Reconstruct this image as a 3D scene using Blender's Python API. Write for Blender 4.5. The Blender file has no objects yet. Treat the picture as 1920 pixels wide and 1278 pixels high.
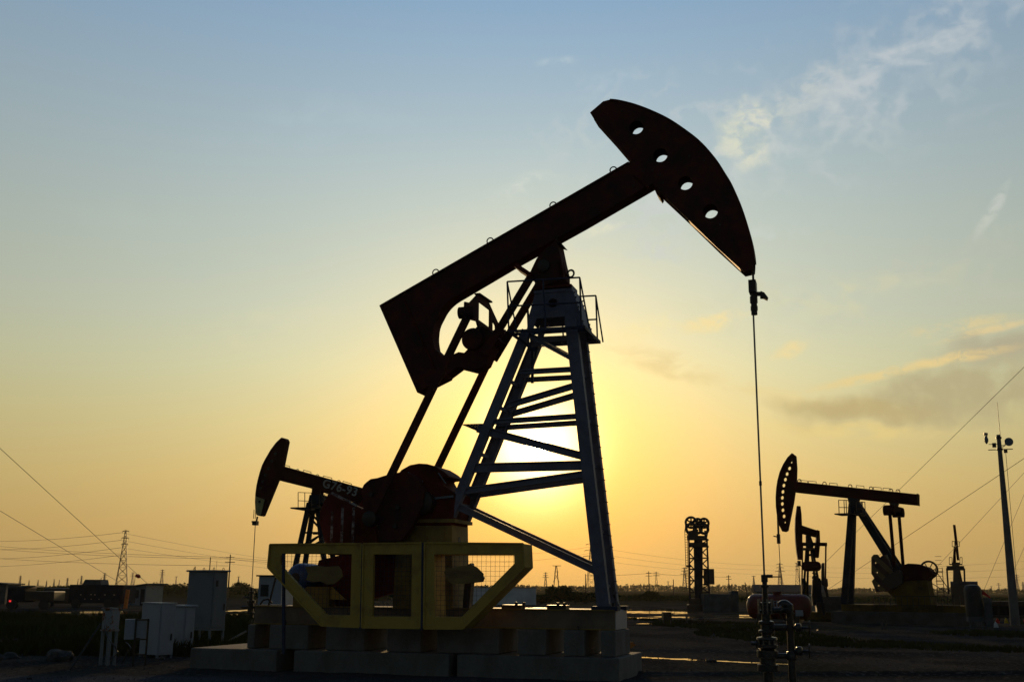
import bpy, bmesh, math, random
from mathutils import Vector, Matrix, noise
C = bpy.context.scene.collection
rad = math.radians
random.seed(7)
# ------------------------------------------------------------------ camera
FPX = 2080.0; TILT = rad(12.6); ROLL = rad(0.40); H = 1.6
F_ = Vector((0, math.cos(TILT), math.sin(TILT)))
U0 = Vector((0, -math.sin(TILT), math.cos(TILT))); R0 = Vector((1, 0, 0))
CR = R0*math.cos(ROLL) + U0*math.sin(ROLL); CU = U0*math.cos(ROLL) - R0*math.sin(ROLL)
EYE = Vector((0, 0, H))
cam = bpy.data.cameras.new('camera'); co = bpy.data.objects.new('camera', cam); C.objects.link(co)
cam.sensor_width = 36; cam.lens = 36*FPX/1920; cam.clip_start = .1; cam.clip_end = 20000
m = Matrix((CR, CU, -F_)).transposed().to_4x4(); m.translation = EYE; co.matrix_world = m
bpy.context.scene.camera = co
def ray(px, py):
    return (F_ + CR*((px-960)/FPX) + CU*((639-py)/FPX)).normalized()
def at(px, py, Y):                      # point seen at a pixel, Y metres in front
    d = ray(px, py); return EYE + d*(Y/d.y)
def gnd(px, Y, z=0.0):                  # ground point under image column px at distance Y
    d = ray(px, 1105); return Vector((d.x/d.y*Y, Y, z))
def dist(px, py):                       # distance at which the ground shows at a pixel
    d = ray(px, py); return -H/d.z*d.y
# ------------------------------------------------------------------ world
SUN = ray(1007, 835)
sc = bpy.context.scene
sc.view_settings.view_transform = 'Standard'; sc.view_settings.look = 'None'
sc.view_settings.exposure = 0; sc.view_settings.gamma = 1
W = bpy.data.worlds.new('World'); sc.world = W; W.cycles.sampling_method = 'MANUAL'; W.cycles.sample_map_resolution = 512; W.use_nodes = True
nt = W.node_tree; nt.nodes.clear(); L = nt.links
def lin(c):
    return tuple(((v/255)/12.92 if v/255 <= .04045 else ((v/255+.055)/1.055)**2.4) for v in c)
def N(t, **k):
    n = nt.nodes.new(t)
    for a, b in k.items(): setattr(n, a, b)
    return n
def M(op, a, b=None, c=None, clamp=False):
    n = N('ShaderNodeMath', operation=op, use_clamp=clamp)
    for i, v in enumerate((a, b, c)):
        if v is None: continue
        if isinstance(v, (int, float)): n.inputs[i].default_value = v
        else: L.new(v, n.inputs[i])
    return n.outputs[0]
def VM(op, a, b):
    n = N('ShaderNodeVectorMath', operation=op)
    for i, v in enumerate((a, b)):
        if isinstance(v, (tuple, Vector)): n.inputs[i].default_value = v
        elif isinstance(v, (int, float)): n.inputs['Scale'].default_value = v
        else: L.new(v, n.inputs[i])
    return n.outputs['Value'] if op == 'DOT_PRODUCT' else n.outputs[0]
def MIX(fac, a, b, bt='MIX'):
    n = N('ShaderNodeMix', data_type='RGBA', blend_type=bt)
    for i, v in ((0, fac), (6, a), (7, b)):
        if isinstance(v, (int, float)): n.inputs[i].default_value = v
        elif isinstance(v, tuple): n.inputs[i].default_value = (*v, 1)
        else: L.new(v, n.inputs[i])
    return n.outputs[2]
tc = N('ShaderNodeTexCoord'); D = tc.outputs['Generated']
sep = N('ShaderNodeSeparateXYZ'); L.new(D, sep.inputs[0])
X, Yc, Z = sep.outputs
EL = M('MULTIPLY', M('ARCSINE', Z), 180/math.pi)
AZ = M('MULTIPLY', M('ARCTAN2', X, Yc), 180/math.pi)
THETA = M('MULTIPLY', M('ARCCOSINE', M('MINIMUM', VM('DOT_PRODUCT', D, SUN), 0.9999999)), 180/math.pi)
ramp = N('ShaderNodeValToRGB'); L.new(M('DIVIDE', M('ADD', EL, 2.0), 92.0, clamp=True), ramp.inputs[0])
stops = [(-2, (150, 120, 74)), (0, (174, 144, 88)), (2.8, (190, 158, 97)), (5.5, (196, 173, 114)), (8.2, (195, 184, 134)),
         (11, (190, 190, 155)), (13.7, (182, 188, 168)), (21.9, (161, 178, 183)), (29.7, (135, 165, 193)), (45, (92, 124, 160)), (90, (48, 74, 112))]
cr = ramp.color_ramp
while len(cr.elements) < len(stops): cr.elements.new(0.5)
for e, (el, c) in zip(cr.elements, stops):
    e.position = (el+2)/92; l = lin(c); e.color = (*[v/1.305 for v in l], 1)
halo = M('ADD', 1.0, M('MULTIPLY', 2.65, M('EXPONENT', M('DIVIDE', THETA, -12.0))))
base = VM('SCALE', ramp.outputs[0], halo)
nn = base.node; L.new(halo, nn.inputs['Scale'])
def add_glow(col, amp, color, sig, p):
    g = M('MULTIPLY', amp, M('EXPONENT', M('MULTIPLY', -1.0, M('POWER', M('DIVIDE', THETA, sig), p))))
    s = N('ShaderNodeVectorMath', operation='SCALE'); s.inputs[0].default_value = color; L.new(g, s.inputs['Scale'])
    return VM('ADD', col, s.outputs[0])
warm = M('EXPONENT', M('MULTIPLY', -1.0, M('POWER', M('DIVIDE', THETA, 10.0), 1.5)))
cw_ = N('ShaderNodeCombineXYZ'); L.new(M('MULTIPLY_ADD', warm, .04, 1.0), cw_.inputs[0]); L.new(M('MULTIPLY_ADD', warm, -.28, 1.0), cw_.inputs[1]); L.new(M('MULTIPLY_ADD', warm, -.62, 1.0), cw_.inputs[2])
base = VM('MULTIPLY', base, cw_.outputs[0])
base = add_glow(base, .42, (1, .50, .0), 5.2, 1.6)
base = add_glow(base, 3.0, (1, .78, .42), 2.2, 2.0)
base = add_glow(base, 40.0, (1, .85, .6), .42, 3.0)
# clouds: patches of thin cloud fixed on the celestial dome (azimuth, elevation)
def azel(px, py):
    d = ray(px, py); return math.degrees(math.atan2(d.x, d.y)), math.degrees(math.asin(d.z))
cmb = N('ShaderNodeCombineXYZ'); L.new(AZ, cmb.inputs[0]); L.new(EL, cmb.inputs[1]); AE = cmb.outputs[0]
def sky_noise(scale, detail, rot=12, stretch=2.3, rough=.58, dis=.5, off=0.0):
    m2 = N('ShaderNodeMapping'); m2.inputs['Rotation'].default_value = (0, 0, rad(-rot)); m2.inputs['Scale'].default_value = (1, stretch, 1)
    m2.inputs['Location'].default_value = (off*3.1, off, off); L.new(AE, m2.inputs[0])
    ns = N('ShaderNodeTexNoise'); ns.inputs['Scale'].default_value = scale; ns.inputs['Detail'].default_value = detail
    ns.inputs['Roughness'].default_value = rough; ns.inputs['Distortion'].default_value = dis; L.new(m2.outputs[0], ns.inputs['Vector'])
    return ns
NZ = [(.22, sky_noise(.24, 4, off=2.7)), (.45, sky_noise(.5, 5, off=5.1)), (.9, sky_noise(1.0, 5, rot=18, stretch=1.7, rough=.62, off=9.4))]
wobn = N('ShaderNodeTexNoise'); wobn.inputs['Scale'].default_value = .5; wobn.inputs['Detail'].default_value = 3; L.new(AE, wobn.inputs['Vector'])
WOB = VM('SUBTRACT', wobn.outputs['Color'], (.5, .5, .5))
def cloud(col, px, py, rx, ry, rot, color, amt, scale, stretch=2.5, lo=.42, hi=.7, dist_=.6, seed=0.0):
    a, e = azel(px, py); k = 1/37.0
    mp = N('ShaderNodeMapping', vector_type='TEXTURE'); mp.inputs['Location'].default_value = (a, e, 0)
    mp.inputs['Rotation'].default_value = (0, 0, rad(rot)); mp.inputs['Scale'].default_value = (rx*k, ry*k, 1)
    sc_ = N('ShaderNodeVectorMath', operation='SCALE'); L.new(WOB, sc_.inputs[0]); sc_.inputs['Scale'].default_value = ry*k*1.6
    L.new(VM('ADD', AE, sc_.outputs[0]), mp.inputs[0])
    ln = N('ShaderNodeVectorMath', operation='LENGTH'); L.new(mp.outputs[0], ln.inputs[0])
    mask = N('ShaderNodeMapRange', interpolation_type='SMOOTHSTEP'); L.new(ln.outputs['Value'], mask.inputs[0])
    mask.inputs[1].default_value = 1.0; mask.inputs[2].default_value = .2; mask.inputs[3].default_value = 0; mask.inputs[4].default_value = 1
    ns = min(NZ, key=lambda t: abs(math.log(t[0]/scale)))[1]
    mr = N('ShaderNodeMapRange', interpolation_type='SMOOTHSTEP'); L.new(ns.outputs[0], mr.inputs[0]); mr.inputs[1].default_value = lo; mr.inputs[2].default_value = hi
    return MIX(M('MULTIPLY', M('MULTIPLY', mask.outputs[0], mr.outputs[0]), amt), col, lin(color))
WH = (222, 220, 205); YL = (246, 232, 170)
CL = [
 (1560, 200, 620, 170, 22, (204, 208, 208), .42, .22, 2.6, .30, .72, .5, 1.0),
 (1250, 330, 460, 230, 10, (206, 210, 206), .55, .22, 1.6, .30, .75, .3, 2.0),
 (1620, 150, 420, 70, 22, (204, 208, 206), .40, .5, 2.6, .34, .70, .5, 1.5),
 (1400, 240, 85, 80, 60, (228, 226, 198), .75, .8, 1.3, .32, .66, .8, 3.3),
 (1500, 180, 120, 46, 28, (216, 214, 200), .42, .8, 1.8, .36, .68, .8, 4.1),
 (1700, 110, 260, 70, 18, (196, 202, 206), .45, .5, 2.4, .34, .70, .6, 5.5),
 (1860, 395, 78, 15, 55, (208, 210, 200), .55, .9, 1.6, .30, .6, .5, 6.0),
 (1045, 118, 60, 12, 4, (190, 205, 210), .5, 1.0, 2, .36, .62, .5, 7.0),
 (1130, 160, 120, 30, 14, (180, 197, 206), .5, .8, 2, .36, .66, .5, 7.5),
 (1700, 500, 460, 150, 6, (192, 194, 178), .45, .22, 2.2, .30, .75, .4, 8.0),
 (1500, 560, 420, 60, 6, (222, 214, 170), .40, .5, 2.2, .34, .70, .4, 8.5),
 (1330, 606, 95, 24, 10, (250, 226, 160), .75, .9, 1.8, .34, .60, .7, 9.0),
 (1190, 625, 95, 36, 16, (252, 234, 172), .65, 1.0, 1.6, .34, .62, .8, 10.2),
 (1130, 430, 60, 16, 18, (232, 228, 198), .6, 1.1, 1.8, .36, .62, .6, 11.0),
 (1480, 660, 55, 20, 20, (246, 220, 152), .65, 1.0, 1.6, .34, .6, .6, 12.0),
 (1270, 690, 190, 34, -16, (230, 204, 142), .55, .5, 2.0, .34, .64, .5, 13.0),
 (1440, 735, 220, 26, -12, (236, 212, 146), .55, .5, 2.0, .34, .64, .5, 13.5),
 (1800, 612, 130, 18, 6, (230, 206, 146), .6, .7, 2.0, .36, .62, .6, 14.0),
 (1790, 742, 390, 72, 5, (180, 167, 128), .8, .22, 2.2, .12, .40, .35, 15.0),
 (1600, 765, 200, 34, -6, (192, 172, 120), .8, .22, 2.2, .14, .44, .35, 15.5),
 (1890, 650, 170, 42, 4, (176, 165, 138), .75, .5, 2.0, .16, .42, .35, 16.0),
 (1790, 672, 140, 14, 6, (240, 208, 140), .7, .9, 2.2, .30, .58, .5, 17.0),
 (1640, 704, 170, 13, 8, (236, 208, 140), .7, .9, 2.2, .30, .58, .5, 18.0),
 (1850, 620, 120, 10, 10, (236, 206, 146), .6, .9, 2.2, .30, .58, .5, 18.5),
 (1620, 810, 240, 22, -4, (238, 210, 134), .5, .5, 3.0, .34, .62, .5, 19.0),
 (980, 350, 100, 30, 12, (216, 220, 208), .5, .8, 1.8, .36, .66, .5, 20.0),
 (560, 620, 260, 60, 6, (228, 220, 176), .3, .3, 2.4, .38, .66, .5, 21.0),
 (330, 450, 300, 80, -6, (182, 194, 184), .3, .22, 2.4, .38, .66, .5, 22.0),
 (620, 240, 340, 70, 14, (178, 196, 204), .35, .22, 2.4, .34, .7, .5, 23.0),
]
for c in CL: base = cloud(base, *c)
# away from the sunset the sky is the Nishita sky of the same low sun
sky = N('ShaderNodeTexSky', sky_type='NISHITA', sun_disc=False)
sky.sun_elevation = math.asin(SUN.z); sky.sun_rotation = math.atan2(SUN.x, SUN.y); sky.air_density = 1; sky.dust_density = 2; sky.ozone_density = 1
sh = Vector((SUN.x, SUN.y, 0)).normalized()
fr = N('ShaderNodeMapRange', interpolation_type='SMOOTHSTEP'); L.new(VM('DOT_PRODUCT', D, sh), fr.inputs[0]); fr.inputs[1].default_value = -.15; fr.inputs[2].default_value = .72
ten = VM('SCALE', base, 10.0)
NISH = .45
final = MIX(fr.outputs[0], VM('SCALE', sky.outputs[0], NISH), ten)
bg = N('ShaderNodeBackground'); bg.inputs['Strength'].default_value = .1; L.new(final, bg.inputs[0])
out = N('ShaderNodeOutputWorld'); L.new(bg.outputs[0], out.inputs[0])
# ------------------------------------------------------------------ sun
sl = bpy.data.lights.new('sun', 'SUN'); sl.energy = 2.6; sl.angle = rad(.53); sl.color = (1, .66, .30)
so = bpy.data.objects.new('sun', sl); C.objects.link(so); so.rotation_euler = (-SUN).to_track_quat('-Z', 'Y').to_euler(); so.location = (0, 0, 60)
# ------------------------------------------------------------------ materials
MATS = {}
def mat(name, col, rough=.6, metal=0.0, spec=.5, n_scale=6.0, n_amt=.35, col2=None, bump=0.0, bscale=30.0, lo=.4, hi=.65, stretch=(1, 1, 1), alpha=None, emit=None):
    if name in MATS: return MATS[name]
    mm = bpy.data.materials.new(name); mm.use_nodes = True; t = mm.node_tree; b = t.nodes['Principled BSDF']
    b.inputs['Roughness'].default_value = rough; b.inputs['Metallic'].default_value = metal; b.inputs['Specular IOR Level'].default_value = spec
    tcn = t.nodes.new('ShaderNodeTexCoord'); mp = t.nodes.new('ShaderNodeMapping'); mp.inputs['Scale'].default_value = stretch
    t.links.new(tcn.outputs['Object'], mp.inputs[0])
    ns = t.nodes.new('ShaderNodeTexNoise'); ns.inputs['Scale'].default_value = n_scale; ns.inputs['Detail'].default_value = 8; ns.inputs['Roughness'].default_value = .65
    t.links.new(mp.outputs[0], ns.inputs['Vector'])
    mr = t.nodes.new('ShaderNodeMapRange'); mr.inputs[1].default_value = lo; mr.inputs[2].default_value = hi; t.links.new(ns.outputs[0], mr.inputs[0])
    mx = t.nodes.new('ShaderNodeMix'); mx.data_type = 'RGBA'; mx.inputs[6].default_value = (*col, 1)
    c2 = col2 or tuple(v*(1-n_amt) for v in col); mx.inputs[7].default_value = (*c2, 1)
    t.links.new(mr.outputs[0], mx.inputs[0]); t.links.new(mx.outputs[2], b.inputs['Base Color'])
    if bump:
        n2 = t.nodes.new('ShaderNodeTexNoise'); n2.inputs['Scale'].default_value = bscale; n2.inputs['Detail'].default_value = 6
        t.links.new(tcn.outputs['Object'], n2.inputs['Vector'])
        bp = t.nodes.new('ShaderNodeBump'); bp.inputs['Strength'].default_value = bump; bp.inputs['Distance'].default_value = .03
        t.links.new(n2.outputs[0], bp.inputs['Height']); t.links.new(bp.outputs[0], b.inputs['Normal'])
    if emit: b.inputs['Emission Color'].default_value = (*emit, 1); b.inputs['Emission Strength'].default_value = 1
    MATS[name] = mm; return mm
RED = mat('dark_red_paint', (.11, .036, .030), .8, spec=.03, n_scale=2.2, col2=(.055, .032, .028), bump=.15, bscale=18)
REDB = mat('worn_red_paint', (.13, .032, .024), .75, spec=.06, n_scale=1.6, col2=(.05, .016, .01), bump=.2, bscale=12)
BLUE = mat('blue_grey_paint', (.16, .165, .22), .6, spec=.12, n_scale=3.0, col2=(.11, .11, .15), bump=.1)
NAVY = mat('dark_blue_paint', (.05, .06, .10), .6, spec=.15, n_scale=2.0, col2=(.035, .036, .05))
YEL = mat('yellow_paint', (.46, .31, .07), .6, spec=.15, n_scale=3.5, col2=(.30, .18, .06), bump=.2, lo=.47, hi=.72)
YELD = mat('dirty_yellow_paint', (.26, .18, .05), .6, spec=.2, n_scale=1.6, col2=(.12, .085, .04), bump=.2)
IRON = mat('dark_iron', (.045, .038, .034), .5, .3, .4, n_scale=8, col2=(.05, .03, .02))
STEEL = mat('steel_rod', (.25, .23, .21), .35, .8, .5)
GREASE = mat('oily_iron', (.018, .018, .021), .30, .0, .35, n_scale=10, col2=(.06, .05, .045), bump=.3, bscale=25)
CONC = mat('weathered_concrete', (.17, .165, .16), .95, spec=.05, n_scale=2.6, col2=(.13, .12, .11), bump=.5, bscale=22, stretch=(1, 1, .5))
CABW = mat('grey_white_enamel', (.28, .32, .39), .45, spec=.3, n_scale=1.3, col2=(.21, .235, .27), bump=.05, lo=.45, hi=.8)
CABG = mat('grey_enamel', (.15, .175, .205), .5, spec=.3, n_scale=1.5, col2=(.11, .13, .145), lo=.45, hi=.8)
RUSTW = mat('rust_stained_white', (.26, .27, .29), .7, spec=.2, n_scale=5.0, col2=(.16, .05, .015), lo=.50, hi=.58, bump=.2)
WHITE = mat('white_sheet', (.6, .62, .66), .6, n_scale=.6, n_amt=.25)
REDF_ = mat('far_red_paint', (.060, .016, .014), .8, spec=.04, n_scale=1.2, col2=(.035, .014, .012))  # from here to CABD: darker copies of the near materials, for things further off
NAVF = mat('far_blue_paint', (.030, .034, .045), .75, spec=.06, n_scale=1.2, col2=(.02, .02, .026))
YELF_ = mat('far_yellow_paint', (.13, .09, .025), .8, spec=.04, n_scale=1.0, col2=(.06, .042, .02))
CONF = mat('far_concrete', (.10, .095, .09), .95, spec=.04, n_scale=1.2, col2=(.06, .055, .05), bump=.4)
CABD = mat('far_sheet_steel', (.085, .095, .105), .7, spec=.1, n_scale=1.2, col2=(.05, .055, .06))
BLK = mat('black_rubber', (.015, .015, .016), .6)
WOODY = mat('grey_timber', (.12, .10, .08), .85, n_scale=4, bump=.4)
ROCK = mat('pale_rock', (.09, .088, .09), .95, spec=.05, n_scale=3, col2=(.04, .038, .036), bump=.6, bscale=8)
BARK = mat('bark', (.05, .04, .03), .9)
LEAF = mat('foliage', (.045, .055, .02), .9, spec=.0, n_scale=.6, col2=(.028, .036, .014))
GRASS = mat('dry_grass', (.060, .068, .022), .9, spec=.0, n_scale=.25, col2=(.05, .038, .018))
REDF = mat('red_cloth', (.5, .02, .015), .8)
YELF = mat('yellow_cloth', (.6, .42, .03), .8)
ORG = mat('orange_paint', (.55, .24, .04), .6, n_scale=2, col2=(.3, .1, .02))
GLASS = mat('signal_glass_red', (.4, .01, .01), .2, emit=(.9, .03, .03))
# ------------------------------------------------------------------ mesh kit
class MB:
    def __init__(s): s.v = []; s.f = []
    def add(s, vs, fs):
        o = len(s.v); s.v += [tuple(v) for v in vs]; s.f += [tuple(i+o for i in f) for f in fs]; return s
    def box(s, a, b):
        (x0, y0, z0), (x1, y1, z1) = a, b
        return s.add([(x0,y0,z0),(x1,y0,z0),(x1,y1,z0),(x0,y1,z0),(x0,y0,z1),(x1,y0,z1),(x1,y1,z1),(x0,y1,z1)],
                     [(0,3,2,1),(4,5,6,7),(0,1,5,4),(1,2,6,5),(2,3,7,6),(3,0,4,7)])
    def bar(s, p, q, w, h=None, side=None):
        p, q = Vector(p), Vector(q); h = h or w; d = (q-p).normalized()
        sd = Vector(side) if side else (Vector((0, 1, 0)) if abs(d.y) < .9 else Vector((1, 0, 0)))
        a = d.cross(sd).normalized(); b = d.cross(a).normalized()
        vs = []
        for c in (p, q):
            for i, j in ((-1,-1),(1,-1),(1,1),(-1,1)): vs.append(c + a*(i*w/2) + b*(j*h/2))
        return s.add(vs, [(0,1,2,3),(7,6,5,4),(0,4,5,1),(1,5,6,2),(2,6,7,3),(3,7,4,0)])
    def tube(s, p, q, r, r2=None, n=8, cap=True):
        p, q = Vector(p), Vector(q); r2 = r if r2 is None else r2; d = (q-p).normalized()
        a = d.orthogonal().normalized(); b = d.cross(a)
        vs = [c + a*(math.cos(2*math.pi*i/n)*rr) + b*(math.sin(2*math.pi*i/n)*rr) for c, rr in ((p, r), (q, r2)) for i in range(n)]
        fs = [(i, (i+1) % n, n+(i+1) % n, n+i) for i in range(n)]
        if cap: fs += [tuple(range(n))[::-1], tuple(range(n, 2*n))]
        return s.add(vs, fs)
    def path(s, pts, r, n=6):
        for a, b in zip(pts, pts[1:]): s.tube(a, b, r, n=n)
        return s
    def lathe(s, c, axis, prof, n=24):           # prof: (distance along axis, radius)
        c = Vector(c); d = Vector(axis).normalized(); a = d.orthogonal().normalized(); b = d.cross(a)
        vs = [c + d*t + a*(math.cos(2*math.pi*i/n)*r) + b*(math.sin(2*math.pi*i/n)*r) for t, r in prof for i in range(n)]
        fs = []
        for k in range(len(prof)-1):
            for i in range(n): fs.append((k*n+i, k*n+(i+1) % n, (k+1)*n+(i+1) % n, (k+1)*n+i))
        fs += [tuple(range(n))[::-1], tuple(range((len(prof)-1)*n, len(prof)*n))]
        return s.add(vs, fs)
    def ring(s, c, axis, R, r, n=24, k=6, a0=0, a1=2*math.pi):
        c = Vector(c); d = Vector(axis).normalized(); a = d.orthogonal().normalized(); b = d.cross(a)
        full = abs(a1-a0-2*math.pi) < 1e-6; m_ = n if full else n+1; vs = []
        for i in range(m_):
            t = a0+(a1-a0)*i/n; e = a*math.cos(t)+b*math.sin(t)
            for j in range(k):
                u = 2*math.pi*j/k; vs.append(c + e*(R+r*math.cos(u)) + d*(r*math.sin(u)))
        fs = []
        for i in range(n):
            i2 = (i+1) % m_
            for j in range(k): fs.append((i*k+j, i2*k+j, i2*k+(j+1) % k, i*k+(j+1) % k))
        return s.add(vs, fs)
    def prism(s, poly, v0, v1, holes=(), fn=None):
        """poly (u,z) extruded along v; fn maps (u,v,z) to a point"""
        fn = fn or (lambda u, v, z: (u, v, z))
        bm = bmesh.new(); loops = []
        def loop(pts):
            vs = [bm.verts.new((p[0], 0, p[1])) for p in pts]
            return vs, [bm.edges.new((vs[i], vs[(i+1) % len(vs)])) for i in range(len(vs))]
        es = []
        for pts in [poly, *holes]:
            vs, e = loop(pts); es += e; loops.append(vs)
        bmesh.ops.triangle_fill(bm, use_beauty=True, edges=es, normal=(0, -1, 0))
        bm.verts.index_update(); base = [v.co.copy() for v in bm.verts]; nv = len(base)
        tri = [[v.index for v in f.verts] for f in bm.faces]
        vs = [fn(c.x, v0, c.z) for c in base] + [fn(c.x, v1, c.z) for c in base]
        fs = [tuple(t) for t in tri] + [tuple(i+nv for i in reversed(t)) for t in tri]
        for lp in loops:
            ix = [v.index for v in lp]
            for i in range(len(ix)): a, b = ix[i], ix[(i+1) % len(ix)]; fs.append((a, b, b+nv, a+nv))
        bm.free(); return s.add(vs, fs)
    def build(s, name, material, parent=None, smooth=False, bevel=0, kind=None, **tags):
        me = bpy.data.meshes.new(name); me.from_pydata(s.v, [], s.f); me.materials.append(material)
        bm = bmesh.new(); bm.from_mesh(me); bmesh.ops.recalc_face_normals(bm, faces=bm.faces); bm.to_mesh(me); bm.free()
        if smooth:
            for p in me.polygons: p.use_smooth = True
            me.set_sharp_from_angle(angle=rad(38))
        o = bpy.data.objects.new(name, me); C.objects.link(o); o.parent = parent
        if bevel:
            b = o.modifiers.new('bevel', 'BEVEL'); b.width = bevel; b.segments = 2; b.limit_method = 'ANGLE'
        if kind: o['kind'] = kind
        for k, v in tags.items(): o[k] = v
        return o
def tag(o, label, cat, group=None):
    o['label'] = label; o['category'] = cat
    if group: o['group'] = group
    return o
def empty(name, label, cat, loc=(0, 0, 0), rz=0, group=None):
    o = bpy.data.objects.new(name, None); o.empty_display_size = .3; C.objects.link(o); o.location = loc; o.rotation_euler = (0, 0, rz)
    return tag(o, label, cat, group)
class Frame:
    """A vertical working plane: u along it, v away from the camera, z up. origin = ground point."""
    def __init__(s, ang, origin):
        s.a = rad(ang); s.O = Vector((origin[0], origin[1], 0)); s.U = Vector((math.cos(s.a), -math.sin(s.a), 0)); s.V = Vector((math.sin(s.a), math.cos(s.a), 0))
    def uz(s, px, py, v=0.0):
        d = ray(px, py); t = ((s.O - EYE).dot(s.V) + v)/d.dot(s.V); p = EYE + d*t - s.O
        return (p.dot(s.U), p.z)
    def p(s, px, py, v=0.0):
        u, z = s.uz(px, py, v); return Vector((u, v, z))
    def poly(s, pts, v0, v1):
        return [s.uz(q[0], q[1], v1 if len(q) > 2 else v0) for q in pts]
def smooth(pts, i0, i1, n=4):
    """Catmull-Rom through points i0..i1 of a traced outline"""
    out = list(pts[:i0])
    for i in range(i0, i1):
        p0, p1, p2, p3 = pts[max(i-1, i0)], pts[i], pts[i+1], pts[min(i+2, i1)]
        for k in range(n):
            t = k/n; q = [.5*((2*p1[j])+(-p0[j]+p2[j])*t+(2*p0[j]-5*p1[j]+4*p2[j]-p3[j])*t*t+(-p0[j]+3*p1[j]-3*p2[j]+p3[j])*t**3) for j in (0, 1)]
            out.append(tuple(q)+((1,) if len(p1) > 2 and len(p2) > 2 else ()))
    return out+list(pts[i1:])
def circ(c, r, n=20): return [(c[0]+r*math.cos(2*math.pi*i/n), c[1]+r*math.sin(2*math.pi*i/n)) for i in range(n)]
def copy_tree(o, parent=None):
    c = o.copy(); C.objects.link(c); c.parent = parent
    for ch in list(o.children): copy_tree(ch, c)
    return c
# ------------------------------------------------------------------ main pumping unit
A = 17.0
g = ray(960, 1271); g = EYE + g*(-H/g.z)
V17 = Vector((math.sin(rad(A)), math.cos(rad(A)), 0)); O = g + V17*.9
MF = Frame(A, O)
P = MF.p; PO = MF.poly
MLOC = (O.x, O.y, 0); MRZ = -rad(A)
pj = empty('pumpjack', 'huge red pumpjack in the foreground with its horse head raised against the sunset', 'pumpjack', MLOC, MRZ)
# walking beam with its widened tail
bt = .20
tail = [(713.3,571.1),(1182,302.8),(1195,300),(1240,345),(1228,357,1),(1100,431,1),(970,503,1),(871.6,561,1),(860,568,1),(849,577,1),(840,588,1),(833,601,1),(828,611,1),(825,622,1),(823.7,641,1),(826.4,659.5,1),
        (830.4,667),(845,666),(859.7,659.5),(870.3,661),(877,654),(873,638),(877,627.5),(884,619.6),(892,615),(905,612),(918,618),(930,630),(940,640),(936,655,1),(921,689,1),(912,696,1),(897,700.7,1),(870.3,694,1),(849,710,1),(848,713,1),(817,728.7,1),(798.5,740.6,1),(785.2,735.3)]
tail = smooth(tail, 7, 15, 3)
beam = MB().prism(PO(tail, -bt, bt), -bt, bt).build('walking_beam', RED, pj, bevel=.012)
# flange strips along the beam top and bottom
f = MB()
def strip(mb, a, b, w, t, v0, v1, fr=MF, off=0):
    p, q = fr.p(a[0], a[1], v0), fr.p(b[0], b[1], v0); p.y = q.y = (v0+v1)/2
    mb.bar(p, q, t, v1-v0+w)
strip(f, (716,573), (1180,305.5), .10, .035, -bt, bt)
f.build('beam_flange', RED, beam)
for (x, y) in ((817,510),(919,451),(1037,384),(1150,318)):
    c = P(x, y, 0); MB().ring((c.x, 0, c.z-.01), (0, 1, 0), .07, .014, 14, 6).build('lifting_eye', IRON, beam)
# end plate of the tail
t1, t2 = P(714,572,-bt), P(785,735,-bt)
MB().bar((t1.x, 0, t1.z), (t2.x, 0, t2.z), .05, .46).build('tail_plate', RED, beam)
# stiffener ribs of the tail
f = MB()
for a, b in (((757,560),(815,690)), ((1188,330),(1216,352))):
    f.bar(P(*a, -.215), P(*b, -.215), .03, .03)
f.build('stiffener', REDB, beam)
# horse head
hh = [(1106,211),(1130.5,190),(1144,186.5),(1161,188.5),(1191,196),(1225,209),(1258,225.5),(1295,251),(1314,267),(1329,283),(1345,303),(1359,325),(1370,343),(1379,362),(1388,383),(1396,405.5),(1402,425),(1408,448),(1412,470),(1413.5,489),(1412.5,505),
      (1398,519,1),(1349,474.5,1),(1295,422,1),(1241.5,372,1),(1238,368.5,1),(1228,355,1),(1181.6,301),(1150,264),(1115,225.5)]
hh = smooth(hh, 2, 20)
hv = .19
holes = []
for c in ((1193,239),(1238,291),(1285,343),(1332,396)):
    u, z = MF.uz(*c, -hv); holes.append(circ((u, z), .145, 24))
hpoly = PO(hh, -hv, hv)
head = MB().prism(hpoly, -hv, -hv+.022, holes).prism(hpoly, hv-.022, hv, holes).build('horse_head', RED, pj, bevel=.006)
f = MB(); cen = Vector((sum(q[0] for q in hpoly)/len(hpoly), 0, sum(q[1] for q in hpoly)/len(hpoly)))
hl_ = list(hpoly)
for i in range(len(hl_)):
    a, b = Vector((hl_[i][0], 0, hl_[i][1])), Vector((hl_[(i+1) % len(hl_)][0], 0, hl_[(i+1) % len(hl_)][1])); d = (b-a).normalized(); n = Vector((d.z, 0, -d.x))
    if n.dot(cen-(a+b)/2) < 0: n = -n
    k_ = i-len(hl_)
    if k_ in (-9, -8): continue                # the lower edge is a part of its own, sun glint in its colour
    rc = .10 if k_ in (-7, -6, -5) else .06
    f.bar(a+n*rc, b+n*rc, .016, 2*hv-.046)
f.build('edge_web', RED, head)
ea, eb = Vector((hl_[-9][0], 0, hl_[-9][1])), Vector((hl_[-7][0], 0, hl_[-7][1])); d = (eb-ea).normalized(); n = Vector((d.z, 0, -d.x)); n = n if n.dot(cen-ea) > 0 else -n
MB().bar(ea+d*.12+n*.012, eb+n*.012, .012, 2*hv-.046).build('edge_plate', mat('sun_tinted_edge', (.22, .075, .02), .7, metal=.6, spec=.3, n_scale=6), head)  # paler orange metal paints the low sun along this stretch of web
f = MB()                                         # curved face plate carrying the bridle
arc = hh[2:70]
pts = [P(x, y, -hv) for x, y in arc]
for a, b in zip(pts, pts[1:]):
    f.bar((a.x, 0, a.z-.012), (b.x, 0, b.z-.012), .03, .44)
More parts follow.
